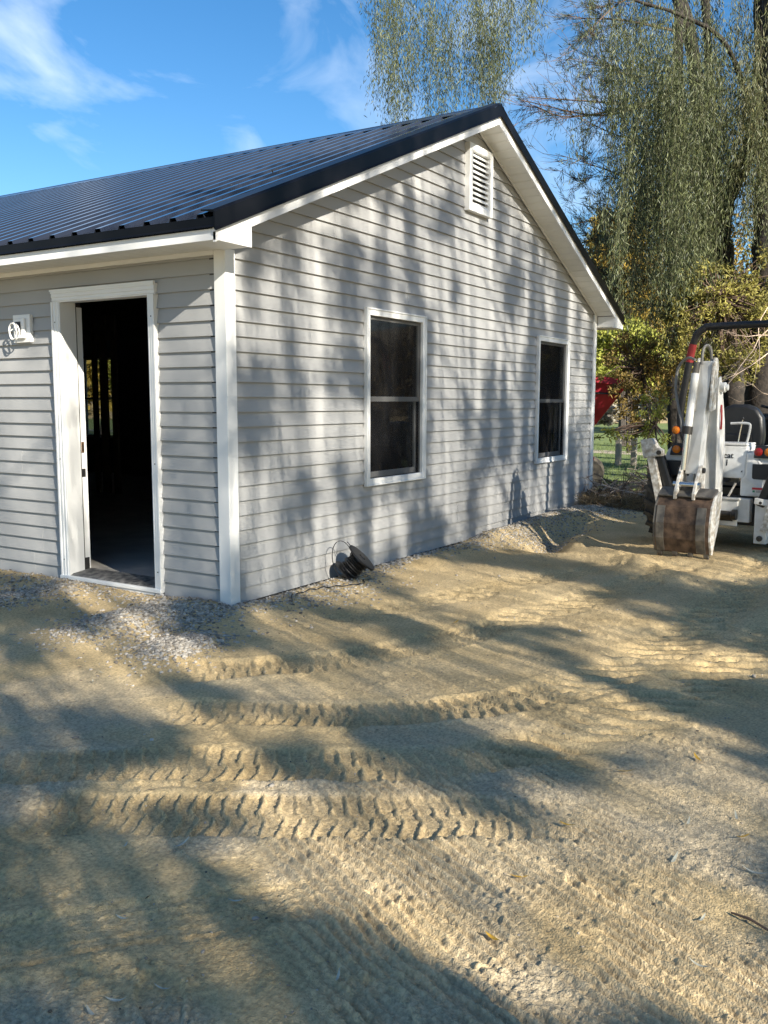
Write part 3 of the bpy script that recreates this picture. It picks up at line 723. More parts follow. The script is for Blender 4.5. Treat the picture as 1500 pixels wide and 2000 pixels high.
# ------------------------------------------------------------------ cable reel
reel = empty('cable_reel', (1.26, -.19, gz(1.26, -.19)+.0), 'black plastic reel of black cable leaning by the siding', 'cable reel')
ax = unit(np.array([.30, -.62, .70])); c0 = np.array([0, .02, .105])
R_f = .135
MB().lathe([(0, R_f), (.012, R_f), (.014, R_f-.006), (.014, .03), (.004, .028)], c0+ax*.085, ax, 40).build('flange', M['plastic'], reel, bevel=0)
MB().lathe([(0, R_f*.9), (.012, R_f*.9)], c0-ax*.085, ax, 40).build('flange', M['plastic'], reel)
MB().lathe([(0, .022), (.003, .018)], c0+ax*.0985, ax, 16).build('axle_hole', M['label'], reel)
MB().lathe([(0, .05), (.155, .05)], c0-ax*.072, ax, 20).build('drum', M['plastic'], reel)
a_ = unit(np.cross(ax, (0, 0, 1))); e_ = np.cross(ax, a_); pts = []
for i in range(15*22):
    q = i/22; tt = q*2*math.pi; layer = int(q//7.5); pos = (q % 7.5)/7.5; pos = pos if layer % 2 == 0 else 1-pos
    pts.append(c0+ax*(-.066+.145*pos)+(.068+.011*layer+.008*math.sin(q*2.3))*(math.cos(tt)*a_+math.sin(tt)*e_))
MB().tube(pts, .0062, 6).build('wound_cable', M['plastic'], reel, smooth=True)
loop = []
for i in range(40):
    q = i/39; tt = .2+q*2*math.pi*1.15
    loop.append(np.array([-.10-.02*math.sin(q*5), .05-.05*math.cos(tt), .17])+np.array([.075*math.cos(tt)*.8, .02*math.sin(tt), .145*math.sin(tt)]))
MB().tube(loop, .0035, 6).build('loose_cable', M['plastic'], reel, smooth=True)
g0 = [(-.02, -.08), (-.08, -.13), (-.17, -.12), (-.30, -.05), (-.45, .02), (-.62, .05), (-.78, .03), (-.90, -.06)]
pts = [(p[0], p[1], gz(1.26+p[0], -.19+p[1])-reel.location.z+.008+.006*math.sin(i*1.7)) for i, p in enumerate(smooth_path(g0, 5))]
MB().tube(pts, .0042, 6).build('trailing_cable', M['plastic'], reel, smooth=True)

# ------------------------------------------------------------------ backhoe tractor (local x right, y forward, z up)
BA = .209-.297
bo = O+8.6*(Fw+Rt*(1395-750)/FPX-Up*(1050-1000)/FPX)
BZ = .03
bh = empty('backhoe_tractor', (bo[0], bo[1], BZ), 'white compact backhoe tractor with rusty digging bucket resting on the dirt', 'backhoe', BA-math.pi/2)
def part(mb, name, m_, bevel=.006, smooth=False, parent=None): return mb.build(name, M[m_], parent or bh, smooth=smooth, bevel=bevel)
def yz(poly, x0, x1): return MB().prism([(x0, y, z) for y, z in poly], (x1-x0, 0, 0))
# frame
part(MB().box(-.42, .30, .02, .12, .26, .48), 'cross_frame', 'paint')
part(MB().box(.02, .20, .0, .02, .22, .46).box(.0, .22, -.015, .02, .465, .485), 'tool_plate', 'paint')
part(MB().box(-.34, .34, .13, 1.2, .22, .50), 'chassis', 'label')
part(MB().lathe([(0, .035), (.12, .03), (.13, .05), (.17, .05)], (.03, -.02, .33), (1, 0, 0), 12), 'swing_cylinder', 'steel', 0, True)
for sx in (1, -1):
    p = MB().prism([(sx*.36, -.03, .08), (sx*.47, -.03, .08), (sx*.47, -.03, .50), (sx*.36, -.03, .50)], (0, .14, 0))
    o = part(p, 'stabilizer_mount', 'paint')
    for z_ in (.13, .46): MB().lathe([(0, .026), (.02, .026), (.022, .014), (.035, .014)], (sx*.415, -.031, z_), (0, -1, 0), 12).build('pin', M['steel'], o)
    lg = bpy.data.objects.new('stabilizer', None); link(lg, bh)
    MB().bar((sx*.46, -.055, .20), (sx*.63, -.055, .90), .06, .075).build('arm', M['paintworn'], lg, bevel=.006)
    MB().bar((sx*.36, -.05, .475), (sx*.54, -.05, .455), .03, .055).build('pivot_bar', M['paint'], lg, bevel=.004)
    MB().bar((sx*.40, .0, .42), (sx*.555, .0, .86), .085, .085).build('cylinder', M['plastic'], lg, bevel=.02)
    MB().prism([(sx*.60, -.10, .84), (sx*.68, -.10, .82), (sx*.72, -.10, 1.0), (sx*.60, -.10, 1.02), (sx*.545, -.10, .93), (sx*.50, -.10, .91), (sx*.50, -.10, .85)], (0, .09, 0)).build('foot', M['paintworn'], lg, bevel=.008)
    MB().lathe([(0, .022), (.02, .022)], (sx*.525, -.10, .885), (0, -1, 0), 12).build('pin', M['steel'], lg)
# bucket
XB0, XB1 = -.355, .165
prof = [(-.36, .57), (-.45, .575), (-.55, .535), (-.625, .44), (-.66, .29), (-.65, .15), (-.605, .03), (-.58, .02)]
inner = [(y+.022, z-.004) for y, z in prof]
bk = bpy.data.objects.new('bucket', None); link(bk, bh)
part(yz(prof+inner[::-1], XB0+.02, XB1-.02), 'shell', 'rust', 0, parent=bk)
for x0 in (XB0, XB1-.02):
    part(yz(prof+[(-.42, .30)], x0, x0+.02), 'side_plate', 'paintworn' if x0 > 0 else 'wornsteel', .003, parent=bk)
for x0, x1 in ((XB0+.03, XB0+.10), (XB1-.13, XB1-.05)):
    o2 = [(y-.008, z+.002) for y, z in prof[3:7]]; part(yz(o2+[(y+.01, z) for y, z in prof[3:7]][::-1], x0, x1), 'wear_strip', 'wornsteel', 0, parent=bk)
part(yz([(prof[1][0], .57), (-.50, .56), (-.585, .52), (-.59, .535), (-.50, .585), (prof[1][0], .60)], XB0+.01, XB1-.01), 'top_plate', 'wornsteel', .004, parent=bk)
for i in range(4):
    x = XB0+.05+i*.14; part(yz([(-.61, .06), (-.585, .075), (-.56, -.035), (-.575, -.04), (-.60, .0)], x-.022, x+.022), 'tooth', 'wornsteel', .003, parent=bk)
for x in (-.185, -.02):
    part(yz([(-.34, .55), (-.60, .50), (-.60, .56), (-.50, .72), (-.44, .80), (-.37, .80), (-.33, .70)], x-.014, x+.014), 'hinge_ear', 'paintworn', .004, parent=bk)
part(MB().lathe([(0, .025), (.24, .025)], (-.225, -.41, .755), (1, 0, 0), 12), 'hinge_pin', 'steel', 0, True, parent=bk)
part(MB().lathe([(0, .028), (.24, .028)], (-.225, -.52, .63), (1, 0, 0), 12), 'hinge_pin', 'chrome', 0, True, parent=bk)
# dipper (outer arm) and its cylinder
dp = bpy.data.objects.new('dipper_arm', None); link(dp, bh)
A0 = np.array((-.095, -.40, .72)); A1 = np.array((-.035, -.30, 1.72))
part(MB().prism([(-.155, -.44, .72), (-.035, -.44, .72), (-.005, -.41, 1.30), (.03, -.36, 1.73), (-.085, -.36, 1.73), (-.125, -.41, 1.30)], (0, .13, .0)), 'arm_beam', 'paint', .008, parent=dp)
for x in (-.145, -.005): part(yz([(-.42, 1.28), (-.28, 1.30), (-.24, 1.70), (-.27, 1.76), (-.34, 1.76), (-.38, 1.70)], x+.03, x+.05), 'top_plate', 'paintworn', .004, parent=dp)
part(MB().tube([(-.128, -.50, 1.10), (-.098, -.44, 1.62)], .034, 16), 'cylinder_barrel', 'paint', 0, True, parent=dp)
part(MB().tube([(-.130, -.505, 1.08), (-.126, -.498, 1.15)], .045, 16), 'cylinder_gland', 'steel', 0, True, parent=dp)
part(MB().tube([(-.145, -.52, .76), (-.130, -.503, 1.09)], .024, 14), 'cylinder_rod', 'chrome', 0, True, parent=dp)
part(MB().tube([(-.098, -.44, 1.60), (-.09, -.435, 1.72)], .028, 12), 'cylinder_eye', 'wornsteel', 0, True, parent=dp)
part(MB().box(-.10, -.02, -.345, -.30, 1.30, 1.70), 'arm_recess', 'label', .004, parent=dp)
# boom
bm = bpy.data.objects.new('boom', None); link(bm, bh)
bp_ = [(-.12, .30), (.06, .30), (.09, .95), (.05, 1.18), (-.06, 1.48), (-.12, 1.60), (-.18, 1.58), (-.19, 1.45), (-.16, 1.10), (-.14, .80)]
for x in (-.090, .020): part(yz(bp_, x, x+.014), 'side_plate', 'paint', .004, parent=bm)
part(yz([(-.105, .32), (.05, .32), (.075, .95), (.035, 1.17), (-.07, 1.45), (-.14, 1.47), (-.12, .80)], -.076, .020), 'web', 'paint', 0, parent=bm)
part(MB().lathe([(0, .045), (.045, .045), (.047, .028), (.068, .028)], (.034, -.13, 1.50), (1, 0, 0), 16), 'knuckle_pin', 'paint', 0, True, parent=bm)
part(MB().tube(smooth_path([(.04, -.10, 1.34), (.055, -.13, 1.22), (.045, -.10, 1.12)], 4), .009, 6), 'hose', 'red', 0, True, parent=bm)
part(MB().lathe([(0, .05), (.30, .05)], (-.14, .02, .31), (1, 0, 0), 14), 'base_pin', 'steel', 0, True, parent=bm)
part(MB().bar((.12, -.03, .50), (.165, .02, .62), .014), 'lock_lever', 'paintworn', 0, parent=bm)
# hoses
for path in ([(-.11, -.42, 1.74), (-.20, -.36, 1.76), (-.29, -.33, 1.68), (-.30, -.36, 1.50), (-.24, -.44, 1.32), (-.19, -.49, 1.20), (-.18, -.50, 1.10)],
             [(-.06, -.40, 1.70), (-.06, -.37, 1.83), (-.035, -.34, 1.87), (-.01, -.31, 1.82), (-.005, -.28, 1.66)]):
    part(MB().tube(smooth_path(path, 6), .0125, 8), 'hose', 'hose', 0, True)
# rear body
bx = part(MB().prism([(-.24, .10, .66), (.22, .10, .66), (.22, .16, .96), (-.24, .16, .96)], (0, .30, 0)), 'tool_box', 'paint', .012)
part(MB().box(-.24, .215, .155, .45, .962, .985), 'box_lid', 'paint', .006)
part(MB().prism([(.19, .075, .50), (.44, .075, .50), (.445, .075, .64), (.31, .12, .90), (.225, .12, .90), (.225, .075, .68), (.19, .075, .66)], (0, .30, 0)), 'right_cowl', 'paint', .014)
part(MB().prism([(-.19, .075, .50), (-.40, .075, .50), (-.40, .075, .62), (-.36, .10, .74), (-.245, .12, .82), (-.245, .075, .62)], (0, .30, 0)), 'left_cowl', 'paint', .014)
def text(s_, size, loc, m_, parent, name='lettering', bold=.0):
    cu = bpy.data.curves.new(name, 'FONT'); cu.body = s_; cu.size = size; cu.extrude = .0008; cu.offset = bold; cu.align_x = 'RIGHT'
    o = bpy.data.objects.new(name, cu); COL.objects.link(o); bpy.context.view_layer.update()
    me = bpy.data.meshes.new_from_object(o.evaluated_get(bpy.context.evaluated_depsgraph_get())); bpy.data.objects.remove(o); bpy.data.curves.remove(cu)
    me.materials.clear(); me.materials.append(M[m_]); q = bpy.data.objects.new(name, me); link(q, parent); q.location = loc; return q
tl = math.atan2(.06, .30)
t1 = text('Bobcat', .075, (.10, .1335, .845), 'label', bh, bold=.0012); t1.rotation_euler = (math.pi/2-tl, 0, 0)
t2 = text('i', .085, (.055, .121, .775), 'label', bh, bold=.002); t2.rotation_euler = (math.pi/2-tl, 0, 0)
part(MB().prism([(.180, .108, .718), (.196, .108, .718), (.194, .112, .738)], (0, -.0025, 0)), 'logo_mark', 'label', 0)
dc = part(MB().box(.30, .41, .0722, .0745, .565, .585), 'warning_strip', 'labelred', 0)
part(MB().box(.305, .325, .0722, .0745, .540, .558), 'decal_mark', 'labelgreen', 0)
for z_ in (.556, .549, .542): part(MB().box(.335, .408, .0724, .0745, z_-.0012, z_+.0012), 'decal_line', 'label', 0)
part(MB().box(-.30, -.265, .0722, .0745, .53, .565), 'decal', 'reflect_decal', 0); part(MB().box(-.292, -.277, .0712, .0722, .545, .552), 'decal_mark', 'labelred', 0)
# fenders with lamps
for sx in (1, -1):
    fd = bpy.data.objects.new('fender', None); link(fd, bh)
    q = [(sx*.30, .12, .80), (sx*.56, .12, .80), (sx*.53, .14, .90), (sx*.48, .16, .96), (sx*.30, .16, .96)]
    part(MB().prism(q, (0, .85, 0)), 'fender_shell', 'paint', .012, parent=fd)
    part(MB().prism([(sx*.29, .08, .66), (sx*.54, .08, .66), (sx*.55, .08, .80), (sx*.29, .08, .80)], (0, .04, 0)), 'fender_apron', 'label', .004, parent=fd)
    part(MB().prism([(sx*.29, .095, .855), (sx*.495, .095, .855), (sx*.475, .11, .97), (sx*.30, .11, .97)], (0, .05, 0)), 'lamp_housing', 'plastic', .008, parent=fd)
    for x, m_ in ((.425, 'amber'), (.335, 'redlens')):
        part(MB().lathe([(0, .038), (.012, .038), (.020, .028), (.023, .01)], (sx*x, .098, .912), (0, -1, 0), 20), 'lamp_lens', m_, 0, True, parent=fd)
    sl = bpy.data.objects.new('signal_lamp', None); link(sl, bh)
    part(MB().lathe([(0, .036), (.015, .036), (.024, .02)], (sx*.465, .17, 1.095), (0, -1, 0), 18), 'lamp_lens', 'amber', 0, True, parent=sl)
    part(MB().lathe([(0, .04), (.03, .03)], (sx*.465, .171, 1.095), (0, 1, 0), 18), 'lamp_body', 'redlens', 0, True, parent=sl)
    part(MB().bar((sx*.465, .185, .96), (sx*.465, .185, 1.06), .016), 'stem', 'plastic', 0, parent=sl)
# roll bar
rp = [(-.44, .62, .86), (-.55, .70, .98), (-.62, .74, 1.14), (-.62, .75, 1.35), (-.575, .75, 1.66), (-.545, .75, 1.86), (-.50, .75, 2.03), (-.42, .75, 2.105), (-.33, .75, 2.12)]
rb = bpy.data.objects.new('roll_bar', None); link(rb, bh)
full = smooth_path(rp+[(.33, .75, 2.12)]+[(-x, y, z) for x, y, z in rp[::-1]][1:], 5)
part(MB().tube(full, .036, 12), 'bar', 'plastic', 0, True, parent=rb)
for sx in (-1, 1): part(MB().tube([(sx*.558, .75, 1.77), (sx*.546, .75, 1.86), (sx*.526, .75, 1.95)], .0395, 12), 'sleeve', 'red', 0, True, parent=rb)
# seat, console, wheel, rail, lever
st_ = bpy.data.objects.new('seat', None); link(st_, bh)
def rslab(pts2, y0, y1, name, m_, tilt=.0):
    return part(MB().prism([(x, y0+tilt*(z-.85), z) for x, z in pts2], (0, y1-y0, 0)), name, m_, .03, True, parent=st_)
rslab([(-.21, .86), (.23, .86), (.25, 1.05), (.23, 1.22), (.17, 1.31), (.08, 1.345), (-.06, 1.345), (-.15, 1.31), (-.20, 1.2)], .55, .67, 'backrest', 'seat', .05)
part(MB().box(-.2, .22, .60, 1.05, .74, .87), 'cushion', 'seat', .04, parent=st_)
part(MB().box(-.13, .15, .54, .56, .90, 1.06), 'back_panel', 'plastic', .01, parent=st_)
part(MB().box(-.18, .16, 1.25, 1.55, .60, 1.25), 'console', 'plastic', .04)
part(MB().box(-.10, .10, 1.235, 1.25, .90, 1.15), 'console_panel', 'reflect_decal', .004)  # bluish reflection is put into this panel's colour
part(MB().tube([(-.05, 1.20, 1.33), (-.17, 1.16, 1.30), (-.2, 1.1, 1.25), (-.13, 1.05, 1.2), (0, 1.03, 1.18), (.13, 1.05, 1.2), (.2, 1.1, 1.25), (.17, 1.16, 1.30), (.05, 1.20, 1.33)], .014, 8), 'steering_wheel', 'plastic', 0, True)
part(MB().tube(smooth_path([(.02, .28, 1.165), (.13, .28, 1.17), (.185, .28, 1.165), (.20, .28, 1.14), (.19, .28, 1.06), (.175, .28, .985)], 4), .0115, 8), 'handrail', 'paint', 0, True)
lv = part(MB().tube([(.09, .30, .98), (.10, .31, 1.08), (.12, .31, 1.20)], .006, 8), 'lever', 'chrome', 0, True)
part(MB().lathe([(-.013, .003), (-.009, .010), (0, .013), (.009, .010), (.013, .003)], (.121, .31, 1.212), (0, 0, 1), 12), 'knob', 'plastic', 0, True, parent=lv)
part(MB().box(.30, .42, .95, 1.1, .66, .80), 'battery_box', 'paint', .01)
part(MB().box(-.28, .28, 1.56, 2.5, .55, 1.08), 'hood', 'paint', .05)
part(MB().box(-.36, .36, .9, 1.3, .46, .52), 'floor_plate', 'label', .004)
def tyre(x0, x1, yc, r):
    t_ = bpy.data.objects.new('tyre', None); link(t_, bh); sx = 1 if x0 > 0 else -1
    zc = r-.02; wd_ = abs(x1-x0); c = (min(x0, x1), yc, zc)
    part(MB().lathe([(0, r*.55), (.0, r*.86), (.03, r*.95), (wd_-.03, r*.95), (wd_, r*.86), (wd_, r*.55)], c, (1, 0, 0), 36), 'carcass', 'tyre', 0, True, parent=t_)
    part(MB().lathe([(0.02, r*.1), (.03, r*.5), (.0, r*.56), (wd_, r*.56), (wd_-.03, r*.5), (wd_-.02, r*.1)], c, (1, 0, 0), 24), 'rim', 'paint', 0, True, parent=t_)
    lm = MB(); n = 20
    for i in range(n):
        for sd_ in (0, 1):
            a = 2*math.pi*(i+.5*sd_)/n; b2 = a+.20
            xs = (c[0]+.005, c[0]+wd_*.55) if sd_ == 0 else (c[0]+wd_-.005, c[0]+wd_*.45)
            p0 = (xs[0], yc+r*.955*math.cos(a), zc+r*.955*math.sin(a)); p1 = (xs[1], yc+r*.965*math.cos(b2), zc+r*.965*math.sin(b2))
            lm.bar(p0, p1, .045, .05, up=(0, math.cos(a), math.sin(a)))
    part(lm, 'tread_lugs', 'tyre', .004, parent=t_)
for sx in (-1, 1):
    tyre(sx*.48, sx*.76, .56, .42); tyre(sx*.45, sx*.64, 2.15, .30)

# ------------------------------------------------------------------ trees
def tree_trunk(path, r0, r1, m_, parent, name='trunk', n=10):
    P_ = smooth_path(path, 6); k = len(P_); R_ = [r0+(r1-r0)*i/(k-1) for i in range(k)]
    R_ = [r*(1+.10*math.sin(i*2.1)+.06*math.sin(i*5.3)) for i, r in enumerate(R_)]
    return MB().tube(P_, R_, n).build(name, M[m_], parent, smooth=True)
def strands(anchors, length, step, lw, ll, droop=.25):
    """hanging willow shoots in bundles: returns leaf bases, directions and shoot paths"""
    Pb, Db = [], []
    shoots = []
    for a, Lg in zip(anchors, length):
        a = np.array(a); lean = rng.normal(0, .16, 2)
        for b_ in range(int(rng.integers(3, 7))):
            L2 = Lg*rng.uniform(.35, 1.0); start = a+np.array([rng.normal(0, .10), rng.normal(0, .10), -rng.uniform(0, .45)*Lg])
            L2 = min(L2, Lg-(a[2]-start[2]))
            n = max(3, int(L2/step)); q = np.linspace(0, 1, n); ph = rng.random()*6.28; sw = lean+rng.normal(0, .08, 2); arch = rng.normal(0, .22, 2)
            dens = np.interp(q, np.linspace(0, 1, 5), rng.uniform(.35, 1.0, 5))
            x = start[0]+arch[0]*np.exp(-q*L2*2.2)+sw[0]*q*L2*.5+.07*np.sin(q*L2*1.4+ph); y = start[1]+arch[1]*np.exp(-q*L2*2.2)+sw[1]*q*L2*.5+.07*np.cos(q*L2*1.2+ph); z = start[2]-q*L2
            p = np.stack([x, y, z], -1); shoots.append(p[::max(1, n//7)])
            k = rng.random(n) < dens; p2 = p[k]; m_ = len(p2); th = rng.random(m_)*6.28
            off = rng.normal(0, .045, (m_, 3)); spread = rng.uniform(.12, .6, m_)
            Pb.append(p2+off); Db.append(np.stack([np.cos(th)*spread, np.sin(th)*spread, -.25-.75*rng.random(m_)], -1))
    return np.concatenate(Pb), np.concatenate(Db), shoots
def shoot_mesh(shoots, r, m_, parent, origin, name='shoots'):
    mb = MB()
    for s_ in shoots:
        if len(s_) > 1: mb.tube([p-origin for p in s_], [r]+[r*.6]*(len(s_)-1), 3)
    return mb.build(name, M[m_], parent)
def willow(name, label, base, anchors, length, m_, trunks, step=.019, ll=.085, lw=.0125, group=None, limbs=()):
    o = empty(name, base, label, 'tree', group=group); base = np.array(base)
    Pb, Db, sh = strands(anchors, length, step, lw, ll)
    n = len(Pb); V, F = leaf_arrays(Pb-base, Db, ll*(.7+.6*rng.random(n)), lw*(.8+.5*rng.random(n)))
    tint = np.clip(rng.normal(.42, .25, n), 0, 1)
    np_mesh('crown', V, F, M[m_], np.repeat(tint, 2), o)
    shoot_mesh(sh, .0025, 'shoot', o, base)
    for i, (path, r0, r1) in enumerate(trunks): tree_trunk([np.array(p)-base for p in path], r0, r1, 'bark', o, 'trunk' if i == 0 else 'limb')
    return o
def cloud(name, label, base, blobs, n, m_, ll, lw, trunk=None, group=None, twigs=0, cat='tree', bark='barkdark', up=.0, hollow=.45):
    """foliage in several uneven masses: (centre, radii, weight); leaves sit on clumps scattered in each mass"""
    o = empty(name, base, label, cat, group=group); base = np.array(base)
    wt = np.array([b_[2] for b_ in blobs], float); wt /= wt.sum(); Ps = []; cl = []; tw = []
    for (c, r, _), q in zip(blobs, wt):
        k = int(n*q); nc = max(8, k//38); d = unit(rng.normal(size=(nc, 3))); rr_ = (hollow+(1-hollow)*rng.random((nc, 1)))**.7
        cc = np.array(c)+d*rr_*np.array(r)
        for p in cc[::max(1, nc//max(1, twigs))] if twigs else (): tw.append((np.array(trunk[0][0][-1]) if trunk else np.array(c)-np.array([0, 0, r[2]*.3]), p))
        idx = rng.integers(0, nc, k); Ps.append(cc[idx]+rng.normal(0, .5, (k, 3))*np.array(r)*.24); cl.append(rng.random(nc)[idx])
    P_ = np.concatenate(Ps); cl = np.concatenate(cl); n_ = len(P_)
    D_ = rng.normal(size=(n_, 3)); D_[:, 2] += up
    V, F = leaf_arrays(P_-base, D_, ll*(.6+.8*rng.random(n_)), lw*(.7+.6*rng.random(n_)))
    np_mesh('crown', V, F, M[m_], np.repeat(np.clip(.15+.5*cl+rng.normal(.08, .16, n_), 0, 1), 2), o)
    if trunk:
        for i, (path, r0, r1) in enumerate(trunk): tree_trunk([np.array(p)-base for p in path], r0, r1, bark, o, 'trunk' if i == 0 else 'limb', 8)
    if tw:
        mb = MB()
        for a, b_ in tw:
            mid = (a+b_)/2+rng.normal(0, .08, 3)*np.linalg.norm(b_-a); mb.tube([a-base, mid-base, b_-base], [.016, .009, .004], 4)
        mb.build('twigs', M['twigdark'], o)
    return o
def gnd(u, d, z=-.06):
    p = at(u, 1000, d); return (float(p[0]), float(p[1]), z)

# willow with the two dark trunks behind the backhoe
def anchors_px(specs, dlo, dhi):
    """specs: (u0, u1, v_top0, v_top1, v_bot0, v_bot1, count)"""
    A, Lg = [], []
    for u0, u1, a0, a1, b0, b1, k in specs:
        for _ in range(k):
            q = random.random(); u = u0+(u1-u0)*q; d = random.uniform(dlo, dhi)
            va = random.uniform(a0, a1); vb = b0+(b1-b0)*q+random.gauss(0, 45)
            if vb < va+40: continue
            p = at(u, va, d); e = at(u, vb, d); A.append(p); Lg.append(p[2]-e[2])
    return np.array(A), np.array(Lg)
A, Lg = anchors_px([(1170, 1260, -180, 40, 260, 420, 18), (1225, 1330, -160, 330, 560, 640, 44), (1300, 1420, -160, 330, 590, 600, 60), (1380, 1520, -160, 230, 400, 480, 30),
                    (1290, 1420, -30, 160, 480, 560, 34), (1150, 1225, 350, 440, 520, 590, 14), (1330, 1380, 420, 520, 640, 760, 26), (1440, 1560, -60, 200, 380, 520, 24), (1560, 1800, -160, 200, 500, 700, 90)], 12.6, 16.5)
tb = gnd(1440, 14.6); tb2 = gnd(1490, 13.6)
willow('willow_tree', 'large weeping willow with dark leaning trunk behind the backhoe', tb, A, Lg, 'willow',
       [([tb, at(1436, 800, 14.6), at(1424, 640, 14.6), at(1412, 500, 14.6), at(1410, 420, 14.6), at(1440, 340, 14.6), at(1476, 250, 14.6), at(1490, 60, 14.5), at(1480, -200, 14.5)], .19, .12),
        ([at(1410, 430, 14.6), at(1395, 330, 14.7), at(1385, 160, 14.8), at(1372, -60, 14.8), at(1330, -230, 14.6)], .09, .05),
        ([at(1476, 255, 14.6), at(1420, 90, 14.0), at(1330, 30, 13.6), at(1240, 0, 13.4), at(1180, -40, 13.4)], .042, .014)])
# branch curtain behind the ridge
A, Lg = anchors_px([(716, 770, -180, -60, 150, 240, 10), (765, 880, -180, -20, 235, 225, 22), (870, 1000, -180, 0, 215, 190, 26), (985, 1060, -180, -60, 130, 80, 14), (940, 995, -60, 60, 250, 285, 8)], 13.5, 17.)
tb3 = gnd(1385, 21)
willow('willow_tree', 'weeping willow whose curtain of shoots hangs behind the roof ridge', tb3, A, Lg, 'willow',
       [([tb3, at(1385, 700, 21), at(1375, 400, 21), at(1345, 60, 20.), at(1230, -170, 18.5), at(1050, -280, 17)], .22, .10), ([at(1050, -280, 17), at(900, -230, 16), at(740, -190, 15)], .1, .03)])
# thick ridged trunk at the frame edge
big = empty('willow_tree', tb2, 'thick ridged willow trunk with bare twigs at the right edge', 'tree')
tree_trunk([np.array(p)-np.array(tb2) for p in (tb2, at(1490, 800, 13.6), at(1497, 600, 13.6), at(1505, 420, 13.7), at(1512, 200, 13.8), at(1520, -100, 14))], .27, .20, 'bark', big, 'trunk', 12)
A, Lg = anchors_px([(1455, 1600, -100, 200, 330, 520, 46)], 12.8, 14.4)
Pb, Db, sh = strands(A, Lg, .022, .013, .085); n = len(Pb)
V, F = leaf_arrays(Pb-np.array(tb2), Db, .085*(.7+.6*rng.random(n)), .013*(.8+.5*rng.random(n))); np_mesh('crown', V, F, M['willowolive'], np.repeat(np.clip(rng.normal(.45, .25, n), 0, 1), 2), big)
shoot_mesh(sh, .0025, 'shoot', big, np.array(tb2))
def sprig(p, d, L, r, depth, mb):
    k = 5; pts = [np.array(p)]; dd = np.array(d, float)
    for i in range(k): dd = unit(dd+rng.normal(0, .16, 3)); pts.append(pts[-1]+dd*L/k)
    mb.tube(pts, [r*(1-.6*i/k) for i in range(k+1)], 4)
    if depth:
        for i in range(1, k+1):
            if random.random() < .8: sprig(pts[i], unit(dd+rng.normal(0, .65, 3)), L*random.uniform(.3, .6), r*.5, depth-1, mb)
for u0, v0, u1, v1 in ((1500, 690, 1425, 790), (1505, 640, 1400, 740), (1500, 600, 1470, 720), (1512, 760, 1465, 790), (1500, 655, 1440, 650)):
    mb = MB(); p0 = at(u0, v0, 12.6); p1 = at(u1, v1, 12.2); sprig(p0-np.array(tb2), unit(p1-p0), np.linalg.norm(p1-p0), .007, 2, mb); mb.build('twig', M['twig'], big)
# conifer left of the willow, its bare boughs reaching over the roof edge
pb = gnd(1316, 17.)
pine = empty('pine_tree', pb, 'slender dark pine with long bare boughs reaching left over the roof', 'tree'); pbn = np.array(pb)
tree_trunk([p-pbn for p in (pbn, at(1318, 820, 17), at(1312, 690, 17), at(1316, 560, 17), at(1322, 300, 17), at(1326, 0, 17), at(1330, -200, 17))], .14, .08, 'bark', pine)
mb = MB(); NP, ND = [], []
def bough(p0, p1, p2, r, nt, tl_, need, dens):
    P_ = np.array(smooth_path([p0, p1, p2], 8)); mb.tube([p-pbn for p in P_], [r*(1-.85*i/len(P_)) for i in range(len(P_))], 5)
    for i in range(nt):
        q = .15+.85*random.random(); p = P_[int(q*(len(P_)-1))]
        d = np.array(p2)-np.array(p0); d = d/np.linalg.norm(d)*.7+rng.normal(0, .55, 3); d[2] += .1
        e = p+d*tl_*(.5+random.random()); mid = (p+e)/2+rng.normal(0, .05, 3); mb.tube([p-pbn, mid-pbn, e-pbn], [.006, .005, .0025], 3)
        for _ in range(2):
            f_ = p+(e-p)*random.random(); g2 = f_+(d+rng.normal(0, .6, 3))*tl_*.45; mb.tube([f_-pbn, g2-pbn], [.004, .002], 3)
            if random.random() < need:
                k = dens; c = f_+(g2-f_)*rng.random((k, 1)); NP.append(c+rng.normal(0, .02, (k, 3))); ND.append((g2-f_)[None]*1.2+rng.normal(0, .5, (k, 3))*np.linalg.norm(g2-f_))
for q in [((1316, 180), (1180, 225), (1015, 195), .034, 34, .55, .25), ((1316, 215), (1180, 200), (1030, 190), .03, 30, .5, .3), ((1316, 190), (1120, 228), (1040, 205), .026, 26, .5, .25), ((1320, 290), (1200, 262), (1090, 205), .018, 16, .5, .2),
          ((1316, 380), (1180, 330), (1085, 300), .02, 22, .5, .4), ((1316, 395), (1190, 345), (1110, 360), .016, 18, .45, .4), ((1318, 60), (1220, 40), (1130, 35), .03, 34, .55, .9), ((1318, -20), (1220, 0), (1140, 70), .03, 30, .55, .9),
          ((1316, 500), (1220, 480), (1140, 460), .03, 46, .6, 1), ((1316, 560), (1230, 540), (1150, 530), .03, 52, .6, 1), ((1316, 600), (1240, 590), (1165, 570), .03, 46, .6, 1), ((1318, 450), (1235, 430), (1165, 425), .025, 40, .55, 1), ((1316, 590), (1370, 570), (1420, 575), .03, 30, .5, 1), ((1316, 470), (1370, 450), (1400, 460), .03, 26, .5, 1), ((1320, 130), (1240, 150), (1160, 120), .025, 40, .5, 1), ((1320, 250), (1270, 300), (1220, 330), .02, 30, .5, .8)]:
    (a, b_, c, r, nt, tl_, need) = q; dd = 17+random.uniform(-.6, .6)
    bough(at(*a, 17), at(*b_, dd-.3), at(*c, dd-.6), r, nt, tl_, need, 22)
mb.build('boughs', M['twigdark'], pine)
NP = np.concatenate(NP); ND = np.concatenate(ND); n = len(NP)
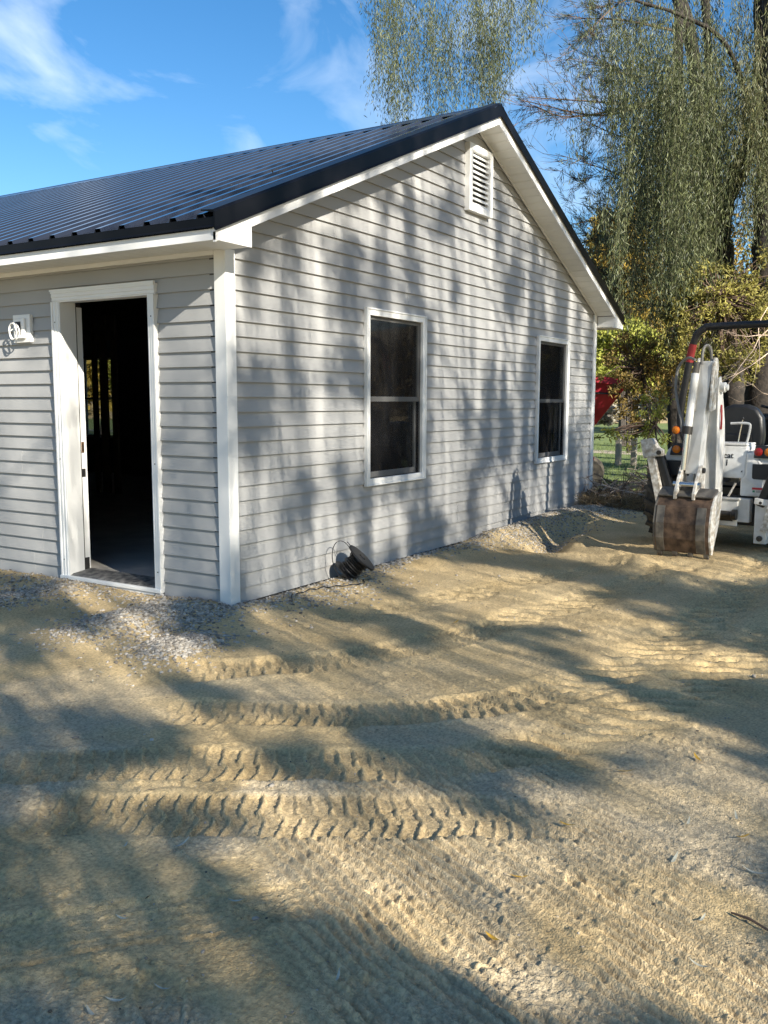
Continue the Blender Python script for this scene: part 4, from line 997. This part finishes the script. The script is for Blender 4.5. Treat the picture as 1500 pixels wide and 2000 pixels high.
V, F = leaf_arrays(NP-pbn, ND, .13*(.7+.6*rng.random(n)), .010); np_mesh('crown', V, F, M['pine'], np.repeat(np.clip(rng.normal(.4, .25, n), 0, 1), 2), pine)

def blob(u, v, d, ru, rv, wgt=1., dep=None):
    k = d/FPX; return (at(u, v, d), ((dep or ru)*k, ru*k, rv*k), wgt)
# golden tree and bushes behind, left to right
cloud('maple_tree', 'golden autumn tree lit by sun behind the roof end', gnd(1215, 30), [blob(1205, 470, 30, 60, 60, 2), blob(1235, 540, 30, 60, 50, 1.5), blob(1165, 520, 30, 35, 40, .8), blob(1270, 450, 31, 60, 90, 1.4)], 9000, 'gold', .17, .08,
      [([gnd(1215, 30), at(1215, 700, 30), at(1210, 560, 30), at(1208, 450, 30)], .2, .06)], twigs=10)
cloud('lime_bush', 'bright yellow green bush beyond the red hopper', gnd(1225, 26), [blob(1215, 655, 26, 60, 30, 1.4), blob(1180, 700, 26, 40, 45, 1), blob(1265, 700, 26, 50, 50, 1), blob(1235, 735, 26, 60, 30, 1)], 7000, 'lime', .13, .065, [([gnd(1225, 26), at(1225, 760, 26), at(1220, 690, 26)], .08, .04)], cat='bush', twigs=8)
cloud('autumn_shrub', 'sparse brown and yellow shrub between the house and the pine', gnd(1265, 14), [blob(1215, 690, 14, 45, 40, 1), blob(1260, 740, 14, 55, 50, 1.6), blob(1290, 690, 14, 45, 45, 1.2), blob(1250, 800, 14, 45, 35, .9), blob(1200, 745, 13.6, 40, 22, .5)], 3400, 'autumn', .065, .028,
      [([gnd(1265, 14), at(1268, 860, 14), at(1262, 780, 14), at(1255, 720, 14)], .03, .012)], cat='shrub', twigs=26)
cloud('autumn_shrub', 'low yellow leaved sapling in front of the dark lawn', gnd(1245, 12.6), [blob(1190, 850, 12.6, 28, 14, .5), blob(1230, 860, 12.6, 45, 22, .6), blob(1290, 830, 12.6, 35, 40, .8), blob(1265, 790, 12.6, 40, 30, .8)], 900, 'lime', .05, .024, [([gnd(1285, 12.6), at(1285, 900, 12.6), at(1280, 830, 12.6)], .018, .008)], cat='shrub', twigs=24)
cloud('understory_tree', 'tangled yellow green understory tree above the roll bar', gnd(1400, 13.2), [blob(1400, 545, 13.2, 80, 40, 1.1), blob(1350, 610, 13.2, 50, 45, 1.3), blob(1440, 600, 13.2, 65, 45, 1.6), blob(1490, 640, 13, 45, 55, 1), blob(1400, 680, 13.2, 65, 45, 1.2), blob(1320, 650, 13.2, 35, 60, .9), blob(1460, 710, 12.8, 45, 35, .6), blob(1480, 540, 13.3, 40, 60, .8)], 9000, 'under', .062, .026,
      [([gnd(1395, 13.2), at(1395, 780, 13.2), at(1400, 680, 13.2), at(1405, 580, 13.2)], .035, .012)], twigs=40)
cloud('understory_bush', 'dense olive bush behind the tractor seat', gnd(1420, 18), [blob(1350, 730, 18, 60, 50, 1.2), blob(1420, 720, 18, 70, 50, 1.3), blob(1490, 740, 18, 60, 60, 1), blob(1330, 790, 17.5, 40, 35, .8), blob(1400, 800, 18, 60, 40, 1)], 8000, 'under', .085, .036, [([gnd(1420, 18), at(1420, 800, 18), at(1418, 740, 18)], .05, .02)], cat='bush', twigs=30)
cloud('hydrangea', 'white flowering bush beside the red hopper', gnd(1186, 17), [blob(1186, 806, 17, 22, 16, 1), blob(1178, 818, 17, 18, 12, .6)], 1500, 'flower', .06, .05, cat='bush', hollow=.7)
cloud('pale_bush', 'pale grey green flowering bush beyond the stabilizer', gnd(1272, 19), [blob(1270, 795, 19, 32, 26, 1), blob(1295, 780, 19, 20, 20, .5)], 2200, 'flower', .07, .045, cat='bush', hollow=.6, twigs=8)
# trees seen through the house and right of it, at the lawn's far side
for i, (u, d, h_, m_, lab) in enumerate([(120, 34, 7, 'gold', 'golden tree on the far lawn seen through the doorway window'), (210, 38, 8, 'lime', 'yellow green tree on the far lawn seen through the doorway'), (1130, 44, 9, 'autumn', 'brown leaved tree far behind the gable end'),
                                          (1330, 40, 10, 'gold', 'tall yellow tree far behind the pine trunk'), (1430, 42, 11, 'autumn', 'brown leaved tree far behind the willow trunks'), (1540, 40, 10, 'lime', 'yellow green tree far behind the right edge'), (1270, 48, 9, 'under', 'dark olive tree at the far edge of the lawn')]):
    g0 = np.array(gnd(u, d)); g0 = tuple(g0)
    cloud('background_tree', lab, g0, [((g0[0], g0[1], h_*.55), (2.4, 2.4, h_*.38), 2), ((g0[0]+.8, g0[1]-1.6, h_*.4), (1.6, 1.6, h_*.25), 1), ((g0[0]-.8, g0[1]+1.6, h_*.45), (1.6, 1.6, h_*.28), 1)], 4200, m_, .26, .13,
          [([g0, (g0[0]+.1, g0[1], h_*.3), (g0[0], g0[1]+.1, h_*.7)], .2, .06)], group='trees at the far side of the lawn')

# ------------------------------------------------------------------ lawn, path, hill
def sheet(name, poly, z, m_, label, nx=1):
    mb = MB(); mb.prism([(x, y, z) for x, y in poly], (0, 0, -.02)); o = mb.build(name, M[m_]); return tag(o, label, kind='structure')
sheet('lawn', [(7.75, -1.2), (8.4, -3.2), (10, -8), (40, -30), (130, -30), (130, 110), (-60, 110), (-60, 60), (-2, 20), (7.7, 14)], -.045, 'lawn', 'green lawn behind the house')
sheet('path', [(17.0, -8), (18.2, -8), (24, 12), (30, 60), (28.5, 60), (22.6, 12)], -.0385, 'path', 'pale gravel path crossing the lawn')
# grass tufts on the nearer lawn
n = 26000; dx = 8.0+18*rng.random(n)**1.6; dy = -4+(12)*rng.random(n)
k = (dy > -1.0-(dx-7.75)*1.6)
P_ = np.stack([dx, dy, np.full(n, -.046)], -1)[k]; n = len(P_); D_ = rng.normal(0, .35, (n, 3)); D_[:, 2] = 1
V, F = leaf_arrays(P_, D_, .05+.06*rng.random(n), .008, .1); go = np_mesh('grass', V, F, M['grass'], np.repeat(rng.random(n), 2)); tag(go, 'short green grass on the lawn', kind='stuff')
# wooded hillside
nx, ny = 120, 40; U = np.linspace(-160, 200, nx); Tt = np.linspace(0, 1, ny)
ca_, sa_ = math.cos(YAW-.25), math.sin(YAW-.25); xs, ts = np.meshgrid(U, Tt)
dist = 62+ts*120; zz = -1+ts**.9*25*(.75+.5*fbm(xs*.012+5, ts*2, 3, 50))
hx = O[0]+dist*ca_-xs*(-sa_)*-1; hy = O[1]+dist*sa_+xs*ca_*1
V = np.stack([O[0]+dist*ca_-xs*sa_, O[1]+dist*sa_+xs*ca_, zz], -1).reshape(-1, 3)
ii, jj = np.meshgrid(np.arange(ny-1), np.arange(nx-1), indexing='ij'); F = np.stack([ii*nx+jj, ii*nx+jj+1, (ii+1)*nx+jj+1, (ii+1)*nx+jj], -1).reshape(-1, 4)
hl = np_mesh('hill', V, F, M['hill'], smooth=True); tag(hl, 'wooded hillside in autumn brown behind the trees', kind='structure')
n = 60000; q1 = rng.random(n)*.9; q2 = rng.uniform(-110, 70, n); dist = 62+q1*120; zt = -1+q1**.9*25*(.75+.5*fbm(q2*.012+5, q1*2, 3, 50))
P_ = np.stack([O[0]+dist*ca_-q2*sa_, O[1]+dist*sa_+q2*ca_, zt+3.0*rng.random(n)], -1); D_ = rng.normal(size=(n, 3))
V, F = leaf_arrays(P_, D_, .9, .42); fo = np_mesh('forest', V, F, M['forest'], np.repeat(np.clip(fbm(P_[:, 0]*.3, P_[:, 1]*.3, 2, 7)+rng.normal(0, .15, n), 0, 1), 2)); tag(fo, 'far woodland covering the hillside', kind='stuff')

# fence posts beyond the lawn
for u, lab in ((1204, 'wooden fence post on the lawn below the red hopper'), (1234, 'wooden fence post on the lawn left of the pale bush')):
    g0 = gnd(u, 21, -.05); MBp = MB().box(-.06, .06, -.06, .06, 0, .85).box(-.065, .065, -.065, .065, .85, .88)
    o = MBp.build('fence_post', M['post'], bevel=.01); o.location = g0; tag(o, lab, 'post', 'fence posts on the lawn')
# red hopper wagon half hidden by the house corner
hp = np.array(gnd(1150, 15)); yaw_h = YAW-.25
hw = empty('hopper_wagon', tuple(hp), 'red metal hopper with sloping sides half hidden behind the house corner', 'hopper', yaw_h-math.pi/2)
k = 15/FPX
rx = (1215-1150)*k; zt = 1.3955+15*(784-752)/FPX*.99+.06; zl = 1.3955-15*(818-784)/FPX+.06; lx = (1162-1150)*k
T_ = [(-1.3, -.55, zt+.22), (rx, -.55, zt+.0), (rx, 1.2, zt+.0), (-1.3, 1.2, zt+.22)]; Bt = [(-.9, -.1, zl-.1), (lx-.05, -.1, zl-.1), (lx-.05, .7, zl-.1), (-.9, .7, zl-.1)]
MB().add(T_+Bt, [(4,5,1,0),(5,6,2,1),(6,7,3,2),(7,4,0,3),(7,6,5,4),(0,1,2,3)]).build('hopper_body', M['redpaint'], hw)
rim = MB()
for a, b_ in zip(T_, T_[1:]+T_[:1]): rim.bar(np.array(a)+(0, 0, .03), np.array(b_)+(0, 0, .03), .06, .10)
rim.build('rim', M['redpaint'], hw)
def lerp(a, b_, q): return tuple(np.array(a)*(1-q)+np.array(b_)*q)
MB().bar(np.array(lerp(T_[0], Bt[0], .34))+(0, -.02, 0), np.array(lerp(T_[1], Bt[1], .22))+(0, -.02, 0), .02, .03).build('seam', M['label'], hw)
MB().box(-.9, lx-.1, 0, .6, .55, zl-.1).box(-1.6, .05, .2, .4, .45, .55).build('frame', M['redpaint'], hw)
for x in (-.8, -.05):
    for y in (-.15, .75): MB().lathe([(0, .16), (0, .27), (.12, .27), (.12, .16)], (x, y-.06, .27), (0, 1, 0), 20).build('wheel', M['tyre'], hw)

# brush pile: cut branches and dry grass
bp0 = np.array([7.75, -.75, -.05])
bp0 = np.array([*at(1210, 1000, 12.2)[:2], -.06])
bpile = empty('brush_pile', tuple(bp0), 'heap of cut branches and dry grass behind the house corner', 'brush pile')
mb = MB(); md = MB()
rv = np.array([Rt[0], Rt[1], 0]); fv = np.array([Fw[0], Fw[1], 0]); fv /= np.linalg.norm(fv)
for i in range(190):
    c = rv*random.uniform(-.55, .62)+fv*random.uniform(-.3, .5); hmax = .18+.42*max(0, (c@rv+.45)); c = c+np.array([0, 0, random.uniform(.05, max(.1, hmax))])
    d = unit(np.array([random.gauss(0, 1), random.gauss(0, 1), random.gauss(0, .45)])); Lb = random.uniform(.25, .75)
    p = [c-d*Lb/2, c+rng.normal(0, .03, 3), c+d*Lb/2+rng.normal(0, .05, 3)]; r = random.uniform(.004, .013)
    tgt = mb if random.random() < .62 else md
    tgt.tube(p, [r, r*.8, r*.4], 4)
    for _ in range(2):
        e = p[1]+(p[2]-p[1])*random.random(); tgt.tube([e, e+unit(d+rng.normal(0, .7, 3))*Lb*.4], [r*.5, r*.25], 3)
mb.build('branches', M['twig'], bpile); md.build('dark_branches', M['twigdark'], bpile)
n = 5200; c = rv[None]*rng.uniform(-.6, .65, (n, 1))+fv[None]*rng.uniform(-.45, .4, (n, 1)); c[:, 2] = rng.random(n)*.22
D_ = rng.normal(0, 1, (n, 3)); D_[:, 2] = np.abs(D_[:, 2])*.8
V, F = leaf_arrays(c, D_, .10+.14*rng.random(n), .007, .1); np_mesh('dry_grass', V, F, M['drygrass'], np.repeat(rng.random(n), 2), bpile)

# ------------------------------------------------------------------ willows standing behind the viewer: they throw the dappled shade
WB = [(0.42,2.19,.11,.13),(.9,2.09,.16,.25),(.34,1.9,.11,.13),(1.02,1.18,.24,.21),(.55,1.0,.15,.23),(.17,.77,.16,.23),(.39,.31,.23,.26),(.62,.13,.38,.22),(1.15,.29,.29,.29),(1.58,1.2,.19,.3),(2.96,2.68,.21,.21),(3.58,2.96,.29,.21),(3.18,1.85,.28,.39),(3.74,1.52,.19,.42),(4.34,.32,.42,.33),(5.5,.34,.26,.34),(3.1,.83,.22,.31),(2.07,.39,.18,.2),(3.83,2.34,.25,.29),(6.52,1.55,.25,.32),(1.74,2.0,.32,.11),(4.6,1.97,.22,.32),(2.75,3.46,.39,.16),(1.59,2.86,.47,.12),(3.42,.81,.23,.27)]
GB = [(-1.33,-.25),(-.91,-.32),(-.96,-.84),(-.08,-.71),(-1.08,-1.33),(-.81,-1.59),(-.72,-1.9),(-1.64,-1.44),(-1.72,-1.05),(-.28,-1.91),(-.96,-2.52),(-2.29,-1.49),(-2.12,-2.28),(-1.95,-2.56),(-2.55,-2.31),(-2.63,-2.53),(-2.49,-2.58),(-2.31,-2.69),(-2.63,-2.79),(-2.68,-2.99),(-2.71,-3.15),(-2.57,-3.02),(-2.68,-3.28),(-2.75,-3.38),(-2.0,-3.12),(-2.16,-3.05),(-1.97,-3.23),(-1.74,-3.33),(-2.34,-3.4),(-2.38,-3.55),(-1.68,-3.13),(-2.03,-3.49),(-.8,-2.77),(-.72,-3.14),(.43,-2.63),(-.33,-2.52),(.62,-2.93),(1.29,-1.11),(2.04,-1.18),(1.87,-.52),(3.66,-1.4),(3.59,-1.81),(4.11,-.94),(4.09,-.27),(3.41,-2.48),(1.37,-1.87),(.93,-.2),(.2,.94),(-.08,1.03),(-1.17,-3.45),(-1.46,-3.24)]
LB = [(.28,2.02),(.47,1.93),(2.02,1.56),(1.85,1.32),(2.25,.91),(2.08,.59),(1.91,.36),(2.37,.24),(.43,1.55),(.25,1.16),(.5,.87),(.32,.63),(.23,.28),(.48,.18),(2.11,.18)]
def shade_density(P):
    """how much foliage the crown carries at P, judged by where its shade falls"""
    tw = np.where(P[:, 1] < 0, -P[:, 1]/-S[1]*-1, 0); tw = P[:, 1]/S[1]            # distance down-sun to the gable plane y = 0
    zw = P[:, 2]-S[2]*tw; xw = P[:, 0]-S[0]*tw
    tl_ = P[:, 0]/S[0]; zl_ = P[:, 2]-S[2]*tl_; yl_ = P[:, 1]-S[1]*tl_               # to the front wall plane x = 0
    tg = (P[:, 2]+.03)/S[2]; xg = P[:, 0]-S[0]*tg; yg = P[:, 1]-S[1]*tg
    on_g = (tw > 0) & (zw > 0) & (xw > 0)
    on_l = (~on_g) & (tl_ > 0) & (zl_ > 0) & (yl_ > 0) & (P[:, 0] < 0)
    D_ = np.zeros(len(P))
    b_ = sum(np.exp(-((xw-x)/(rx_*1.0))**2-((zw-z)/(rz_*1.15))**2) for x, z, rx_, rz_ in WB)
    D_ = np.where(on_g, np.clip((.31)+1.5*(fbm(xw*5.2, zw*.8, 4, 100, .68)-.40)-.9*b_, 0, 1), D_)
    bl = sum(np.exp(-((yl_-y)/.16)**2-((zl_-z)/.15)**2) for y, z in LB)
    D_ = np.where(on_l, np.clip((.05+1.1*(fbm(yl_*3.2, zl_*3.2, 3, 110)-.42))-.5*bl, 0, 1), D_)
    bgx = sum(np.exp(-(((xg-x)*.92-(yg-y)*.39)/(.13+.05*max(0, x+2)))**2-(((xg-x)*.39+(yg-y)*.92)/(.20+.08*max(0, x+2)))**2) for x, y in GB)
    lowleft = np.maximum(sstep(-2.60, -2.78, xg)*sstep(-4.6, -4.0, yg), sstep(-1.72, -2.05, xg+.32*(yg+.9))*sstep(-1.5, -1.2, yg)*sstep(.2, -.2, yg))
    dg = np.clip(.33+1.3*(fbm((xg*.92-yg*.39)*5.5, (xg*.39+yg*.92)*1.15, 4, 120, .68)-.45)*1.15+.9*lowleft+.16*sstep(.2, 2, xg)+.30*sstep(-2.3, -3.0, yg)*sstep(-2.6, -2.0, xg)-1.25*bgx*(1-.8*lowleft), 0, 1)
    D_ = np.where(on_g | on_l, D_, dg)
    xt, yt = xg-.67, yg-1.6
    D_ = D_*(1-.75*sstep(1.5, .9, np.abs(xt-4.4))*sstep(1.2, .7, np.abs(yt+2.3)))
    return .9*sstep(.22, .62, D_)
def shade_willow(base, cx, cy, rx_, ry_, ncol, zlo, zhi, label):
    o = empty('willow_tree', base, label, 'tree', group='willows behind the viewer'); bs = np.array(base)
    th = rng.random(ncol)*6.283; q = np.sqrt(rng.random(ncol)); ax_ = cx+rx_*q*np.cos(th); ay_ = cy+ry_*q*np.sin(th)
    Ps, Ds, mb = [], [], MB()
    for x, y in zip(ax_, ay_):
        top = zhi-.8*rng.random()-1.5*(((x-cx)/rx_)**2+((y-cy)/ry_)**2); z = np.arange(top, zlo+rng.random()*1.0, -.045); n = len(z)
        if n < 4: continue
        p = np.stack([x+.10*np.sin(z*1.3+x), y+.10*np.cos(z*1.1+y), z], -1); keep = rng.random(n) < 1.0*shade_density(p)
        Ps.append(p[keep]); t_ = rng.random(int(keep.sum()))*6.283
        Ds.append(np.stack([np.cos(t_)*.7, np.sin(t_)*.7, -.5-.5*rng.random(len(t_))], -1))
        mb.tube([p[0]-bs, p[n//2]-bs, p[-1]-bs], [.004, .003, .002], 3)
    P_ = np.concatenate(Ps); D_ = np.concatenate(Ds); n = len(P_)
    V, F = leaf_arrays(P_+rng.normal(0, .02, P_.shape)-bs, D_, .13*(.7+.6*rng.random(n)), .032*(.7+.6*rng.random(n)))
    np_mesh('crown', V, F, M['willow'], np.repeat(np.clip(rng.normal(.45, .25, n), 0, 1), 2), o); mb.build('shoots', M['twigdark'], o)
    tree_trunk([np.array((0, 0, 0)), np.array((.1, .1, zhi*.4)), np.array((cx-base[0], cy-base[1], zhi*.95))*np.array((.5, .5, 1))], .26, .03, 'bark', o)
    for k_ in range(7):
        a = k_*.9; e = np.array((cx-base[0]+rx_*.8*math.cos(a), cy-base[1]+ry_*.8*math.sin(a), zhi-.6)); tree_trunk([np.array((.1, .1, zhi*.4)), e*np.array((.45, .45, .85)), e], .035, .010, 'bark', o, 'limb', 6)
    return n
ns = 0
ns += shade_willow((-10.2, -10.5, -.1), -7.2, -10.2, 4.2, 3.6, 950, 2.7, 9.0, 'tall weeping willow standing behind the viewer to the left')
ns += shade_willow((1.6, -13.2, -.1), -1.0, -11.4, 5.4, 3.3, 1500, 2.7, 10.2, 'tall weeping willow standing behind the viewer to the right')
print('shade leaves', ns)

# ------------------------------------------------------------------ fallen leaves and a twig
def ground_px(u, v):
    d = Fw+Rt*(u-750)/FPX-Up*(v-1000)/FPX; z = -.03
    for _ in range(4):
        t_ = (z-O[2])/d[2]; p = O+t_*d; z = gz(p[0], p[1])
    return p[0], p[1], z
for u, v, k_, lab in [(244, 1658, 'p', 'pale leaf on the sand left of the raked lines'), (460, 1766, 'p', 'pale upright leaf beside the smooth car tyre print'), (238, 1800, 'p', 'thin pale leaf lying in the car tyre print'),
                      (316, 1938, 'p', 'small curled pale leaf below the car tyre print'), (228, 1962, 'p', 'short pale leaf near the bottom left corner'), (178, 1987, 'p', 'long pale leaf at the bottom edge left'), (355, 1655, 'p', 'pale leaf at the edge of the big lug track'),
                      (1222, 1511, 'y', 'yellow leaf in the shade right of the lug tracks'), (1362, 1487, 'y', 'yellow leaf on the lump of sand right of the lug tracks'), (1450, 1640, 'y', 'orange yellow leaf standing on edge by the right side'), (1110, 1617, 'y', 'yellow leaf at the end of the big lug track'),
                      (1316, 1686, 'p', 'pale leaf on flat sand below the right tracks'), (1472, 1713, 'p', 'pale leaf near the right edge'), (1344, 1612, 'p', 'pale leaf beside the boot print at right'), (1438, 1601, 'p', 'pale curled leaf by the orange leaf'), (1365, 1892, 'p', 'curved pale leaf near the bottom right'),
                      (962, 1832, 'y', 'small yellow green leaf on the raked sand'), (1370, 1803, 'p', 'pale green leaf on smooth sand at right'), (1012, 1722, 'y', 'small yellow leaf on the crumbled sand'), (660, 1915, 'p', 'pale leaf on the crumbs near the bottom edge'), (1196, 1333, 'y', 'yellow leaf beside the ribbed track'), (890, 1232, 'y', 'yellow leaf on the sand near the house side track'), (182, 1338, 'p', 'pale leaf on the sand below the gravel pile'), (200, 1318, 'p', 'thin pale leaf just below the gravel pile')]:
    x, y, z = ground_px(u, v); put_leaf(k_, (x, y, z+.010), random.uniform(0, 3.1), lab, s=random.uniform(.55, .95))
a = ground_px(1428, 1788); b_ = ground_px(1500, 1822)
mb = MB(); mb.tube([(a[0], a[1], a[2]+.008), ((a[0]+b_[0])/2, (a[1]+b_[1])/2, max(a[2], b_[2])+.014), (b_[0], b_[1], b_[2]+.008)], [.003, .004, .003], 6)
tag(mb.build('twig', M['twigdark']), 'thin brown twig lying on the sand at the right edge', 'twig')
